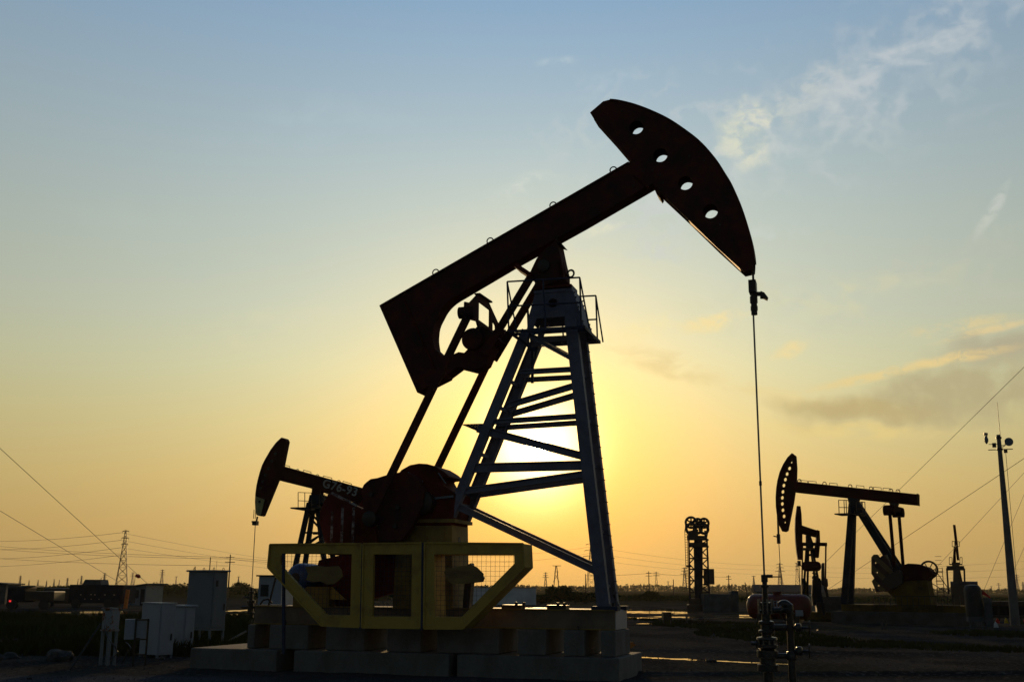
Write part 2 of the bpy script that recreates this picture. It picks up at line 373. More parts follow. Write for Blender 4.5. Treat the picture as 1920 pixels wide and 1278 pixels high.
f.build('face_plate', RED, head)
f = MB()
for c in circ(MF.uz(1215,345,-.21), .30, 10)[:6] + [MF.uz(1166,208,-.21), MF.uz(1292,292,-.21), MF.uz(1320,300,-.21), MF.uz(1350,420,-.21)]:
    f.tube((c[0], -.21, c[1]), (c[0], -.185, c[1]), .02, n=6)
f.build('bolt', IRON, head)
# hinge latch between beam and head
MB().prism(PO([(1226,352),(1232,350),(1240,366),(1237,371),(1231,364)], -.26, .1), -.26, .1).build('hinge_block', REDB, beam)
# bridle, carrier bar, rod
cab = MB()
e0, e1 = P(1411.5,500,0), P(1412.5,530,0)
for dv in (-.09, .09): cab.tube((e0.x, dv, e0.z+.1), (e1.x, dv, e1.z), .016, n=6)
cab.build('bridle_cable', IRON, pj)
cb = MB(); p1 = P(1411,528,0); 
def cyl(mb, xa, ya, xb, yb, r, r2=None, n=12): mb.tube(P(xa, ya, 0), P(xb, yb, 0), r, r2, n)
cb.box((p1.x-.07, -.16, P(1411,550,0).z), (p1.x+.07, .16, p1.z))
cyl(cb, 1413,549,1414.5,590,.06); cyl(cb, 1413,556,1413.5,568,.075); cyl(cb, 1414,574,1414.2,582,.07)
cb.build('carrier_bar', IRON, pj, smooth=True)
cb = MB(); q = P(1417,551,0); q2 = P(1428,551,0); cb.bar(q, q2, .075, .06); cb.prism([MF.uz(*c, -.05) for c in ((1426,545),(1433,548),(1440,557),(1438,562),(1430,558),(1425,558))], -.05, .05)
cb.build('load_cell', IRON, pj)
ROD_T, ROD_B = P(1414.5,588,0), P(1433,1077,0)
MB().tube((ROD_B.x, 0, ROD_T.z), (ROD_B.x, 0, ROD_B.z-.3), .0175, n=10).build('polished_rod', STEEL, pj, smooth=True)
MB().tube((ROD_B.x, 0, ROD_T.z-3.3), (ROD_B.x, 0, ROD_T.z-3.22), .026, n=8).build('rod_clamp', IRON, pj)
# saddle / centre bearing
sad = [(1040,452),(1053,456),(1055.5,460,1),(1063,496,1),(1069,521,1),(1069,534,1),(1000,543),(1003,528),(990,517),(994,509),(1006,484),(1018,470)]
sa = MB().prism(PO(sad, -.27, .27), -.27, .27).build('saddle_bearing', RED, pj, bevel=.01)
c = P(1018,497,-.33); MB().lathe((c.x, -.33, c.z), (0, 1, 0), [(0, .10), (.01, .13), (.06, .13), (.66, .13), (.67, .1)], 18).build('bearing_housing', IRON, sa, smooth=True)
MB().bar(P(972,502,-.1), P(1002,522,-.1), .09, .5).build('bearing_bracket', REDB, sa)
f = MB(); c = P(1070,513,-.05); f.ring((c.x, -.05, c.z), (.25, 1, 0), .075, .022, 18, 6); f.build('lifting_eye', IRON, sa)
f = MB()
for x in (1047, 1052, 1057): f.bar(P(x, 492, -.29), P(x+3.5, 517, -.29), .018, .03)
f.bar(P(1002,541,-.3), P(1072,535,-.3), .05, .07); f.bar(P(1002,541,.35), P(1072,535,.35), .05, .07)
f.build('base_ribs', REDB, sa)
# top cap of the tower
capn = [(1003,548),(1071,540),(1084,578),(1096,618),(985,628),(994,590)]
hole = circ(MF.uz(1036.5,568,-.40), .095, 24); win = [MF.uz(*q, -.40) for q in ((1006,597),(1059,593),(1059,612),(1000,615))]
tc_ = MB()
tc_.prism([MF.uz(*q, -.40) for q in capn], -.40, -.375, [hole, win]); tc_.prism([MF.uz(*q, -.40) for q in capn], .375, .40, [hole, win])
tcap = tc_.build('tower_cap', BLUE, pj)
f = MB(); pa, pb, pc, pd = [P(*q, -.40) for q in ((1003,548),(1071,540),(1096,618),(985,628))]
f.box((pa.x-.02, -.42, pa.z-.03), (pb.x+.02, .42, pa.z+.03)); f.box((pa.x+.05, -.25, pa.z+.03), (pb.x-.03, .25, pa.z+.16)); f.build('cap_plate', BLUE, tcap)
MB().bar((pb.x, 0, pb.z), (pc.x, 0, pc.z), .03, .75).build('cap_side', BLUE, tcap); MB().bar((pa.x, 0, pa.z-.05), (P(990,600,-.4).x, 0, P(990,600,-.4).z), .03, .75).build('cap_side', BLUE, tcap)
f = MB()
for i in range(7):
    q = P(1074+i*2.6, 548+i*9, -.40); f.tube((q.x, -.36, q.z), (q.x+.04, -.36, q.z+.012), .016, n=6)
    f.tube((q.x, .36, q.z), (q.x+.04, .36, q.z+.012), .016, n=6)
f.build('bolt', IRON, tcap)
# tower legs: pairs on the near and far side
def legs(mb, xa, ya, xb, yb, va, vb, w, h, name='tower_leg', m=BLUE, par=pj):
    p, q = P(xa, ya, va), P(xb, yb, vb); mb = MB()
    mb.bar(p, q, .03, h); # web
    d = (q-p).normalized(); n = Vector((d.z, 0, -d.x))
    for s in (-1, 1): mb.bar(p+n*s*w/2, q+n*s*w/2, .03, h)
    mb.bar(p + Vector((0, -h/2+.012, 0)), q + Vector((0, -h/2+.012, 0)), w, .02)
    return mb.build(name, m, par)
LG = .41
f1 = legs(None, 1071,600, 1133,1141, -LG, -LG, .205, .17)
r1 = legs(None, 988,620, 844,972, -LG, -LG, .15, .15)
def mirrored(fn, v):      # same member on the far side
    return fn
pf, qf = P(1071,600,-LG), P(1133,1141,-LG); pr, qr = P(988,620,-LG), P(844,972,-LG)
def member(name, p, q, w, h, m=BLUE, chan=True, par=pj):
    mb = MB(); d = (q-p).normalized(); n = Vector((d.z, 0, -d.x))
    if chan:
        for s in (-1, 1): mb.bar(p+n*s*(w/2-.012), q+n*s*(w/2-.012), .024, h)
        mb.bar(p, q, w-.05, .02)
    else: mb.bar(p, q, w, h)
    return mb.build(name, m, par)
FV = Vector((0, 2*LG, 0))
member('tower_leg', pf+FV, qf+FV, .215, .17); member('tower_leg', pr+FV, qr+FV, .23, .16)
# braces (traced on the near side, repeated on the far side)
for (a, b, w, near, far) in (((985,697),(1076,692),.095,1,1), ((962,757),(1080,722),.115,1,1), ((932,790),(1084,780),.10,1,1),
                  ((906,806),(1093,855),.15,1,0), ((888,877),(1094,872),.18,1,0), ((866,921),(1098,888),.13,1,1), ((857,948),(1122,1072),.135,1,1), ((1000,632),(1075,673),.11,1,0)):
    p, q = P(*a, -LG), P(*b, -LG); ex = (p-q).normalized()*.12; p = p+ex; pfar = p+ex*1.3
    if near: member('brace', p, q, w, .10)
    if far: member('brace', pfar+FV, q+FV, w, .10)
# cross rungs between near and far legs
f = MB()
for y in (712, 762, 812, 850, 876, 912, 945):
    t = (y-620)/(972-620); p = pr.lerp(qr, t); f.bar(p+Vector((0, .05, 0)), p+FV-Vector((0, .05, 0)), .07, .04)
f.build('cross_tie', BLUE, pj)
lad = MB()
for k in range(24):
    t = .05+k*.039; p = pf.lerp(qf, t)+FV+Vector((.105, -.02, 0)); lad.path([p, p+Vector((.035, 0, -.0)), p+Vector((.035, -.13, 0)), p+Vector((0, -.13, 0))], .008, 5)
lad.build('step_rungs', NAVY, pj)
f = MB()
for y in (700, 790, 876, 1000, 1100):
    t = (y-600)/541; p = pf.lerp(qf, t); f.bar(p+Vector((0, .05, 0)), p+FV-Vector((0, .05, 0)), .06, .04)
f.build('cross_tie', BLUE, pj)
# hanging bracket and the little rear landing
f = MB(); a = P(999,652,-.2); b = P(998,718,-.2); f.bar(a, b, .05, .05); f.bar(P(1007,655,-.2), P(999,690,-.2), .03, .04); f.bar(P(990,655,-.2), P(1010,652,-.2), .05, .06); f.build('cable_hanger', NAVY, pj)
f = MB(); a, b, cpt = P(871,797,-.35), P(908,795,-.35), P(881,806,-.35)
for i in range(8):
    y = -.45+i*.12; f.bar((a.x, y, a.z), (b.x, y, a.z), .016, .012)
for k in range(6):
    x = a.x + (b.x-a.x)*k/5; f.bar((x, -.47, a.z), (x, .43, a.z), .02, .012, side=(0, 0, 1))
f.bar((a.x+.08, -.4, a.z-.02), (b.x+.02, -.4, a.z-.14), .03, .03); f.build('rear_landing', NAVY, pj)
# foot plates
for q_ in (qf, qf+FV): 
    f = MB(); f.box((q_.x-.22, q_.y-.13, q_.z-.03), (q_.x+.28, q_.y+.13, q_.z+.05)); f.bar((q_.x+.12, q_.y, q_.z+.04), (q_.x+.02, q_.y, q_.z+.26), .03, .12)
    f.build('foot_plate', NAVY, pj)
# service platform
PV_ = .72
pl = MB(); z0 = P(960,621,-PV_).z; x0 = P(954,621,-PV_).x; x1 = P(1095,615,-PV_).x
for va, vb in ((-PV_, -.44), (.44, PV_)):
    pl.bar((x0, va, z0), (x1, va, z0), .05, .03); pl.bar((x0, vb, z0), (x1, vb, z0), .05, .03)
    for x in (x0, x1, (x0+x1)/2): pl.bar((x, va, z0), (x, vb, z0), .05, .03)
for x in (x0, x1): pl.bar((x, -PV_, z0), (x, PV_, z0), .06, .03)
platform = pl.build('service_platform', NAVY, pj)
gr = MB()
for va, vb in ((-PV_, -.44), (.44, PV_)):
    n_ = 15
    for i in range(n_):
        xa = x0+(x1-x0)*i/n_; gr.bar((xa, va, z0), (xa+.09, vb, z0), .007, .006, side=(0, 0, 1))
    for k in range(1): y = va+(vb-va)*(k+1)/2; gr.bar((x0, y, z0), (x1, y, z0), .007, .006)
gr.build('floor_grating', NAVY, platform)
for s in (-1, 1):
    v = s*PV_; f = MB(); r = .018
    tl, tr = P(951,528,-PV_), P(1087,520,-PV_); ml, mr_ = P(953,574,-PV_), P(1089,567,-PV_); bl, br = P(954,621,-PV_), P(1094,615,-PV_)
    for a, b in ((tl, tr), (ml, mr_)): f.tube((a.x, v, a.z), (b.x, v, b.z), r)
    for a, b in ((tl, bl), (P(1018,523,-PV_), P(1023,618,-PV_)), (tr, P(1090,615,-PV_))): f.tube((a.x, v, a.z), (b.x, v, z0), r)
    f.tube((tl.x, v, tl.z), (P(964,620,-PV_).x, v*.7, z0), r*.9); f.tube((tr.x, v, tr.z), (P(1103,622,-PV_).x, v*.86, z0-.02), r*.9)
    f.build('railing', NAVY, platform)
f = MB(); f.bar((x0+.05, -PV_, z0-.02), (x0+.45, -.4, z0-.35), .04, .05); f.build('support_strut', NAVY, platform)
# link bars from the saddle to the equalizer
for s in (-1, 1):
    a, b = P(996,517.5,-.31), P(908,664,-.31); MB().bar((a.x, s*.31, a.z), (b.x, s*.31, b.z), .165, .05).build('link_bar', RED, pj, bevel=.008)
# equalizer: a bowed cross beam from pitman to pitman, in the plane across the unit
eq = P(893,640,0); EU = P(875,584,-1.05)
def eqf(u, v, z): return (u + 0, v, z)
half = 1.05; ez = EU.z
uq = EU.x
eo = MB()
outl = [(-half-.13, ez-.17), (-half-.13, ez+.17), (-half+.15, ez+.22), (-.45, ez+.50), (-.05, ez+.56), (.35, ez+.52), (.75, ez+.34), (half+.12, ez+.16), (half+.12, ez-.17), (half-.1, ez-.2), (.45, ez-.12), (.16, ez-.30), (-.16, ez-.30), (-.45, ez-.06), (-half+.2, ez-.12)]
hl = [[(-.34, ez+.0), (.40, ez-.0), (.40, ez+.38), (-.34, ez+.38)], [(.58, ez-.02), (.86, ez-.02), (.80, ez+.14), (.58, ez+.2)]]
eo.prism(outl, uq-.02, uq+.02, hl, fn=lambda a, v, z: (v, a, z))
for (v_, w_) in ((-half, .13), (half, .13)): eo.tube((uq-.16, v_, ez-.02), (uq+.16, v_, ez-.02), .12, n=14)
eqo = eo.build('equalizer', RED, pj, bevel=.01)
MB().bar((uq, -.42, ez+.53), (uq, .42, ez+.56), .03, .12, side=(1, 0, 0)).build('equalizer_flange', REDB, eqo)
MB().lathe((eq.x, -.30, eq.z), (0, 1, 0), [(0, .15), (.015, .22), (.06, .235), (.54, .235), (.585, .22), (.6, .15)], 26).build('bearing_drum', RED, eqo, smooth=True)
MB().bar((eq.x+.02, 0, eq.z+.1), (uq, 0, ez-.15), .2, .3).build('bearing_neck', RED, eqo)
# pitman arms
pa, pb = P(877,592,-1.05), P(694,972,-1.05)
for s in (-1, 1):
    MB().bar((pa.x, s*1.05, pa.z), (pb.x, s*1.05, pb.z), .145, .10).build('pitman_arm', RED, pj, bevel=.01)
    MB().lathe((pb.x, s*1.05-.09, pb.z), (0, 1, 0), [(0, .1), (.02, .15), (.16, .15), (.18, .1)], 16).build('crank_pin', IRON, pj, smooth=True)
# cranks with counterweights, gearbox, pedestal
blob = [(664,911),(667,905),(672,900),(680,894),(693,892),(702,889),(719,884),(737,881),(752,882),(770,892),(782,915),(778,945),(758,985),(738,1012),(690,1014),(668,1000),(666,950)]
fan = [(620,924),(640,935),(670,948),(706,965),(712,1040),(618,1040),(612,1016),(602,977),(603,960),(610,942)]
cr_uz = [MF.uz(*q, -1.2) for q in blob]; fan_uz = [MF.uz(*q, -.85) for q in fan]
for s in (-1, 1):
    ck = MB().prism(cr_uz, s*.74-.09, s*.74+.09).build('crank', RED, pj, bevel=.02)
    cw = MB().prism(fan_uz, s*.80-.14, s*.80+.10).build('counterweight', REDB, ck, bevel=.02)
    if s < 0:
        STR = mat('flaking_white_streak', (.30, .27, .27), .8, n_scale=9, col2=(.07, .02, .015), lo=.42, hi=.56)
        f = MB()
        for x in (620, 639, 660):
            zt = MF.uz(x, 950 if x > 630 else 958, -.945)[1]; a = MF.uz(x, 1038, -.945)
            f.box((a[0]-.028, -.945, a[1]), (a[0]+.028, -.938, zt))
        f.build('paint_streak', STR, cw)
        MB().bar(P(622,923,-.95), P(669,948,-.95), .04, .03).build('edge_strip', STR, cw)
    f = MB()
    for (x, y) in ((690,925),(720,915),(740,950),(700,985),(735,985)):
        a = MF.uz(x, y, -1.0); f.tube((a[0], s*.83, a[1]), (a[0], s*.88, a[1]), .05, n=6)
    f.build('bolt', IRON, ck)
gb = [(732,985),(728,930),(738,896),(752,880),(768,871),(785,868),(800,869),(815,873),(830,882),(843,893),(852,904,0),(858,915,0),(855,925),(852,950),(850,978),(846,985)]
gbx = MB().prism(PO(gb, -.50, .42), -.50, .42).build('gearbox', REDB, pj, bevel=.03)
f = MB(); c = MF.uz(795,942,-.6); f.lathe((c[0], -.75, c[1]), (0, 1, 0), [(0, .18), (.03, .22), (1.4, .22), (1.45, .18)], 20); f.build('crank_shaft', IRON, gbx, smooth=True)
f = MB(); f.bar(P(765,885,-.515), P(793,902,-.515), .02, .03); f.bar(P(822,886,-.515), P(836,906,-.515), .02, .03); f.bar(P(757,940,-.515), P(850,930,-.515), .04, .04); f.build('cover_seam', CABG, gbx)
f = MB(); a = MF.uz(853,932,-.3); f.ring((a[0]+.03, -.3, a[1]), (0, 1, 0), .07, .022, 14, 6); f.build('lifting_eye', IRON, gbx)
pt = [MF.uz(*q, -.48) for q in ((745,981),(847,977),(849,1150),(735,1150))]
ped = MB().prism(pt, -.48, .50).build('gearbox_pedestal', YELD, pj, bevel=.012)
f = MB(); a, b = MF.uz(738,984,-.5), MF.uz(849,978,-.5); f.box((a[0], -.53, b[1]-.01), (b[0]+.05, .55, b[1]+.06)); f.build('pedestal_flange', YELD, ped)
f = MB(); xe = pt[1][0]+.003
for y in (1012, 1047):
    z = MF.uz(848, y, -.48)[1]; f.tube((xe-.02, -.05, z), (xe+.012, -.05, z), .085, n=8)
f.build('access_hole', BLK, ped)
f = MB()
for x in (770, 800, 832): f.bar(P(x, 985, -.49), P(x, 1100, -.49), .02, .03)
f.build('pedestal_rib', YELD, ped)
# skid
sk0 = MF.uz(478,1137,-.52)[0]; sk1 = MF.uz(1153,1142,-.52)[0]; SZ0 = MF.uz(1153,1181,-.52)[1]; SZ1 = MF.uz(1153,1142.5,-.52)[1]
skid = MB().box((sk0, -.52, SZ0), (sk1, .58, SZ1)).build('skid', mat('skid_paint', (.20, .145, .10), .7, n_scale=1.4, col2=(.10, .07, .05), bump=.2), pj, bevel=.01)
f = MB()
for zz in (SZ0+.012, SZ1-.012): f.box((sk0, -.56, zz-.012), (sk1+.0, -.519, zz+.012))
f.build('skid_flange', YELD, skid)
MB().box((sk1, -.50, SZ0+.01), (sk1+.008, .56, SZ1-.01)).build('end_plate', CABW, skid)
f = MB(); 
for x, y in ((1078,1181),(530,1170)): a = P(x, y-1, -.57); f.ring((a.x, -.57, a.z+.02), (0, 1, 0), .07, .014, 12, 6, a0=0, a1=math.pi)
f.build('tie_loop', IRON, skid)
f = MB()
for x in (968, 982, 1046, 1058, 1150): a = P(x, 1140, -.3); f.tube((a.x, -.3, SZ1), (a.x, -.3, SZ1+.12), .03, n=8)
for x in (955, 1040): a = P(x, 1140, -.3); f.box((a.x-.12, -.42, SZ1), (a.x+.25, -.15, SZ1+.07))
f.build('anchor_bolts', IRON, skid)
# motor, belt and guard
mo = P(566,1082,-.35); MBL = mat('motor_blue', (.05, .10, .26), .5, spec=.3, n_amt=.3)
motor = MB().lathe((mo.x, -.62, mo.z), (0, 1, 0), [(0, .06), (.02, .14), (.06, .22), (.12, .265), (.22, .285), (.75, .285), (.82, .2)], 26).build('electric_motor', MBL, pj, smooth=True)
f = MB().box((mo.x+.05, -.55, mo.z-.1), (mo.x+.42, -.1, mo.z+.18)); f.build('terminal_box', MBL, motor, bevel=.02)
f = MB().lathe((mo.x, -.64, mo.z), (0, 1, 0), [(0, .09), (.03, .09)], 12); f.build('fan_cowl', IRON, motor, smooth=True)
f = MB(); f.box((mo.x-.1, -.5, SZ1), (mo.x+.7, -.2, mo.z-.18)); f.build('motor_base', YELD, motor)
bg_ = [MF.uz(*q, -.1) for q in ((583,1110),(600,1050),(640,1040),(690,1030),(760,1000),(790,1040),(740,1110),(640,1140))]
MB().prism(bg_, -.16, .05).build('belt_guard', REDB, pj, bevel=.01)
MB().prism([MF.uz(*q, -.45) for q in ((600,1122),(622,1100),(648,1124))], -.45, -.40).build('brake_bracket', YEL, pj)
f = MB(); f.bar(P(500,1150,-.40), P(517,1082,-.40), .03, .03); f.path([P(488,1132,-.3), P(494,1124,-.3), P(503,1122,-.3), P(510,1130,-.3)], .02); f.box(P(488,1122,-.2)-Vector((0, .1, .3)), P(535,1133,-.2)+Vector((0, .1, 0))); f.build('brake_lever', IRON, pj)
# far-side brake / valve bits standing right of the pedestal
f = MB(); a = P(884,1140,-.2)
f.prism([MF.uz(*q, -.2) for q in ((868,1150),(875,1060),(884,1055),(886,1064),(894,1070),(905,1082),(902,1090),(885,1092),(880,1150))], -.25, -.05); f.build('control_box', IRON, pj)
# ------------------------------------------------------------------ yellow safety guard panels
FVN = -1.50
def guard(name, outer, inner, depth, label, patch=None, bars=()):
    base = MF.uz(*outer[0], FVN)
    rt = empty(name, label, 'safety guard', MLOC, MRZ, 'yellow safety guard panels in front of the pump base')
    hp = [MF.uz(*q, FVN) for q in inner]
    fr = MB().prism([MF.uz(*q, FVN) for q in outer], FVN, FVN+depth, [hp]).build('frame', YEL, rt, bevel=.012)
    # raised lip round the opening
    lip = MB(); n = len(hp)
    ou = [MF.uz(*q, FVN) for q in outer]
    for i in range(len(ou)):
        a, b = ou[i], ou[(i+1) % len(ou)]; lip.bar((a[0], FVN-.006, a[1]), (b[0], FVN-.006, b[1]), .03, .05)
    lip.build('edge_angle', YEL, fr)
    us = [p[0] for p in hp]; zs = [p[1] for p in hp]; mesh = MB(); vm = FVN+.05
    def inside(u, z):
        c = False; j = n-1
        for i in range(n):
            if (hp[i][1] > z) != (hp[j][1] > z) and u < (hp[j][0]-hp[i][0])*(z-hp[i][1])/(hp[j][1]-hp[i][1])+hp[i][0]: c = not c
            j = i
        return c
    st = .088
    u = min(us)+.04
    while u < max(us):
        zz = [z for z in [min(zs)+k*.01 for k in range(int((max(zs)-min(zs))/.01)+1)] if inside(u, z)]
        if zz: mesh.box((u-.0022, vm-.0022, zz[0]-.02), (u+.0022, vm+.0022, zz[-1]+.02))
        u += st
    z = min(zs)+.04
    while z < max(zs):
        uu = [u for u in [min(us)+k*.01 for k in range(int((max(us)-min(us))/.01)+1)] if inside(u, z)]
        if uu: mesh.box((uu[0]-.02, vm+.0025, z-.0022), (uu[-1]+.02, vm+.0065, z+.0022))
        z += st
    mesh.build('wire_mesh', NAVY, rt)
    if patch: MB().prism([MF.uz(*q, FVN) for q in patch], FVN+.015, FVN+.035).build('sign_plate', mat('faded_sign_paint', (.26, .17, .05), .7, n_scale=7, col2=(.14, .08, .025), stretch=(.3, 1, 1)), rt)
    for b in bars: MB().bar(P(*b[0], FVN), P(*b[1], FVN), .05, .05).build('mounting_post', NAVY, rt)
    return rt
guard('safety_guard', [(507,1020),(678,1018.5),(674,1175),(603,1172),(503,1063)], [(527,1042),(532,1037.5),(659,1038.5),(656,1153),(612,1152),(525,1059)], .10,
      'yellow mesh guard panel with slanted lower left side, in front of the blue motor',
      [(571,1062),(590,1060),(612,1062),(634,1060),(640,1068),(642,1080),(634,1088),(625,1094),(612,1095),(600,1089),(585,1091),(573,1086),(577,1075)], [((532,1037),(532,1225))])
guard('safety_guard', [(682,1018.5),(790,1017.5),(788,1177),(679,1175.5)], [(700,1039),(772,1039),(770.5,1155),(698,1155)], .10,
      'upright rectangular yellow mesh guard panel in the middle of the three', None, [((678.5,1018),(676.5,1178)), ((792.5,1017),(791,1180))])
guard('safety_guard', [(797,1017),(981,1018.5),(983,1063),(868,1178),(795.5,1177.5)], [(814,1039),(963.5,1039),(964,1056),(864,1157),(815,1156)], .60,
      'deep yellow mesh guard panel with slanted lower right side and thick edge',
      [(832,1072),(838,1064),(852,1063),(866,1060),(884,1058),(894,1063),(906,1075),(905,1084),(895,1090),(880,1093),(862,1094),(846,1094),(838,1086)])
# ------------------------------------------------------------------ concrete blocks under the unit
Z1 = MF.uz(1154,1233.5,-.92)[1]
Z2 = SZ0 - .004
def cblock(xa, xb, v0, v1, z0, z1, label, va=None):
    ua, ub = MF.uz(xa, 1200, v0)[0], MF.uz(xb, 1200, v0)[0]
    zc = (z0+z1)/2; mb = MB()
    n = 6; vs = []; 
    mb.box((ua-(ub+ua)/2, v0-(v0+v1)/2, 0), (ub-(ub+ua)/2, v1-(v0+v1)/2, z1-z0))
    o = mb.build('concrete_block', CONC, None, bevel=.025)
    o.location = MF.O + MF.U*((ua+ub)/2) + MF.V*((v0+v1)/2) + Vector((0, 0, z0)); o.rotation_euler = (0, 0, MRZ)
    tag(o, label, 'concrete block', 'concrete blocks carrying the big pumpjack')
lo_ = [(358,520,'long low concrete block at the left end of the bottom course'), (552,842,'middle concrete block of the bottom course under the yellow guards'), (857,1160,'long concrete block at the right end of the bottom course')]
for a, b, l in lo_: cblock(a, b, -.92, 1.35, -.06, Z1, l)
up = [(463,477,'narrow upright concrete block at the far left of the upper course'), (504,577,'second concrete block of the upper course from the left'), (610,683,'concrete block of the upper course below the left yellow guard'),
      (725,789,'concrete block of the upper course below the middle yellow guard'), (819,935,'widest concrete block of the upper course, below the right yellow guard'), (970,1023,'concrete block of the upper course just right of the yellow guards'),
      (1056,1096,'narrow concrete block of the upper course, second from its right end'), (1126,1154,'concrete block under the pale right end of the steel skid')]
for a, b, l in up: cblock(a, b, -.66, .72, Z1+.003, Z2, l)
# ------------------------------------------------------------------ wellhead in front of the horse head
wo = MF.O + MF.U*ROD_B.x; WU = ROD_B.x
wh = empty('wellhead', 'oily wellhead with stacked valves and flanges under the pumpjack rod', 'wellhead', (wo.x, wo.y, 0), MRZ)
def wz(y): return MF.uz(1433, y, 0)[1]
def wx(x, y=1180): return MF.uz(x - (y-1077)*.055*0 , y, 0)[0]-WU - (MF.uz(1433+(y-1077)*.036, y, 0)[0]-WU)
f = MB(); f.lathe((0, 0, 0), (0, 0, 1), [(-.05, .085), (wz(1256), .085), (wz(1256), .17)], 20)
f.lathe((0, 0, 0), (0, 0, 1), [(wz(1257), .19), (wz(1245), .19), (wz(1244), .14), (wz(1232), .14), (wz(1231), .19), (wz(1219), .19), (wz(1218), .12), (wz(1217), .15)], 24); f.build('casing_head', GREASE, wh, smooth=True)
f = MB()
for z in (wz(1251), wz(1225), wz(1206), wz(1143), wz(1130)):
    for k in range(10):
        t = 2*math.pi*k/10; R_ = .165 if z < .8 else .13; f.tube((math.cos(t)*R_, math.sin(t)*R_, z-.07), (math.cos(t)*R_, math.sin(t)*R_, z+.07), .014, n=6)
f.build('flange_bolts', STEEL, wh)
f = MB(); f.lathe((0, 0, 0), (0, 0, 1), [(wz(1217), .12), (wz(1213), .19), (wz(1208), .19), (wz(1206), .14), (wz(1200), .15), (wz(1198), .19), (wz(1194), .18), (wz(1192), .09), (wz(1186), .09), (wz(1185), .15), (wz(1181), .15), (wz(1179), .10), (wz(1170), .10), (wz(1168), .14), (wz(1164), .14), (wz(1162), .08), (wz(1150), .08), (wz(1149), .13), (wz(1144), .14), (wz(1142), .10), (wz(1135), .10), (wz(1134), .135), (wz(1129), .135), (wz(1128), .05)], 24)
f.build('valve_stack', GREASE, wh, smooth=True)
f = MB(); f.lathe((0, 0, 0), (0, 0, 1), [(wz(1129), .05), (wz(1101), .047), (wz(1100), .085), (wz(1096), .085), (wz(1095), .045), (wz(1091), .045), (wz(1090), .06), (wz(1077), .06), (wz(1076.5), .03)], 18); f.build('stuffing_box', IRON, wh, smooth=True)
f = MB(); z = wz(1079.5); f.tube((.04, 0, z), (.15, 0, z), .03); f.tube((.15, 0, z-.01), (.31, 0, z-.01), .011); f.build('packing_handle', IRON, wh)
f = MB(); z = wz(1175); f.tube((-.1, 0, wz(1206)), (-.28, 0, wz(1206)), .035); f.lathe((-.19, 0, wz(1206)), (1, 0, 0), [(0, .09), (.03, .09)], 14); f.tube((-.02, 0, z), (.36, 0, z), .055, n=14); f.lathe((.11, 0, z), (1, 0, 0), [(0, .09), (.03, .09)], 16)
z2 = wz(1143); f.tube((0, 0, z2), (.36, 0, z2), .05, n=14); f.tube((0, 0, wz(1228)), (.42, 0, wz(1228)), .05, n=14)
f.build('side_outlet', GREASE, wh, smooth=True)
px_ = .42
f = MB(); f.tube((px_, 0, wz(1232)), (px_, 0, wz(1136)), .062, n=16); f.lathe((px_, 0, wz(1150)), (0, 0, 1), [(0, .085), (.03, .085)], 16); f.lathe((px_, 0, wz(1178)), (0, 0, 1), [(0, .075), (.02, .075)], 16); f.build('flow_pipe', IRON, wh, smooth=True)
f = MB(); f.ring((px_-.09, 0, wz(1140)), (0, 1, 0), .09, .07, 10, 12, a0=-math.pi/2, a1=math.pi/2); f.lathe((px_, 0, wz(1140)-.02), (0, 0, 1), [(0, .075), (.09, .07), (.13, .03)], 14); f.build('pipe_elbow', GREASE, wh, smooth=True); f = MB()
f.lathe((px_, 0, wz(1232)), (0, 0, 1), [(-.03, .09), (.02, .10), (.10, .085), (.13, .06)], 16); f.tube((px_, 0, -.05), (px_, 0, wz(1232)), .068, n=16); f.build('pipe_elbow', GREASE, wh, smooth=True)
for (z_, x_) in ((wz(1175), .76), (wz(1218), .74)):
    f = MB(); f.tube((px_, 0, z_), (x_-.03, 0, z_), .022); f.lathe((px_+.08, 0, z_), (1, 0, 0), [(0, .05), (.02, .08), (.10, .08), (.12, .05)], 12); f.build('gate_valve', GREASE, wh, smooth=True)
    f = MB(); f.ring((x_, 0, z_), (1, 0, 0), .12, .014, 20, 6); f.tube((x_-.03, 0, z_), (x_+.02, 0, z_), .025)
    for k in range(4): t = k*math.pi/2+.4; f.tube((x_, 0, z_), (x_, math.cos(t)*.12, z_+math.sin(t)*.12), .009, n=5)
    f.build('handwheel', IRON, wh)
f = MB(); x_ = .36; f.ring((x_, -.16, wz(1150)), (.3, 1, 0), .10, .014, 18, 6); f.tube((x_, 0, wz(1150)), (x_, -.18, wz(1150)), .018); f.build('handwheel', IRON, wh)
# ------------------------------------------------------------------ ground, water
def sstep(t): t = max(0, min(1, t)); return t*t*(3-2*t)
PUD = []                                   # (x, y, half width, half depth, tilt)
def pud(xa, xb, y, hp, tilt=0.0):          # a puddle: from column xa to xb of row y, hp = half depth in metres
    D_ = dist((xa+xb)/2, y); p, q = gnd(xa, D_), gnd(xb, D_); PUD.append(((p.x+q.x)/2, D_, abs(q.x-p.x)/2, hp, tilt))
for t in ((1160, 1465, 1236, .27, -.72), (1150, 1310, 1146.5, 5.0, 0), (1150, 1230, 1157, 1.6, 0), (1240, 1400, 1156, 2.2, .0), (1340, 1420, 1152.5, 2.4, 0), (1350, 1412, 1172, .9, 0),
          (1505, 1610, 1180, .55, 0), (-20, 90, 1152, 2.8, 0), (100, 245, 1147.5, 3.5, 0), (60, 200, 1154, 1.2, 0), (225, 285, 1148, 2.4, 0), (425, 462, 1144, 3.2, 0), (432, 470, 1151, 1.4, 0), (426, 452, 1160, .9, 0),
          (930, 1150, 1141, 7, 0), (1560, 1800, 1172, .6, 0), (-30, 60, 1163, .8, 0), (300, 345, 1224, .18, 0), (1195, 1260, 1168, .5, 0)): pud(*t)
WL = -.010
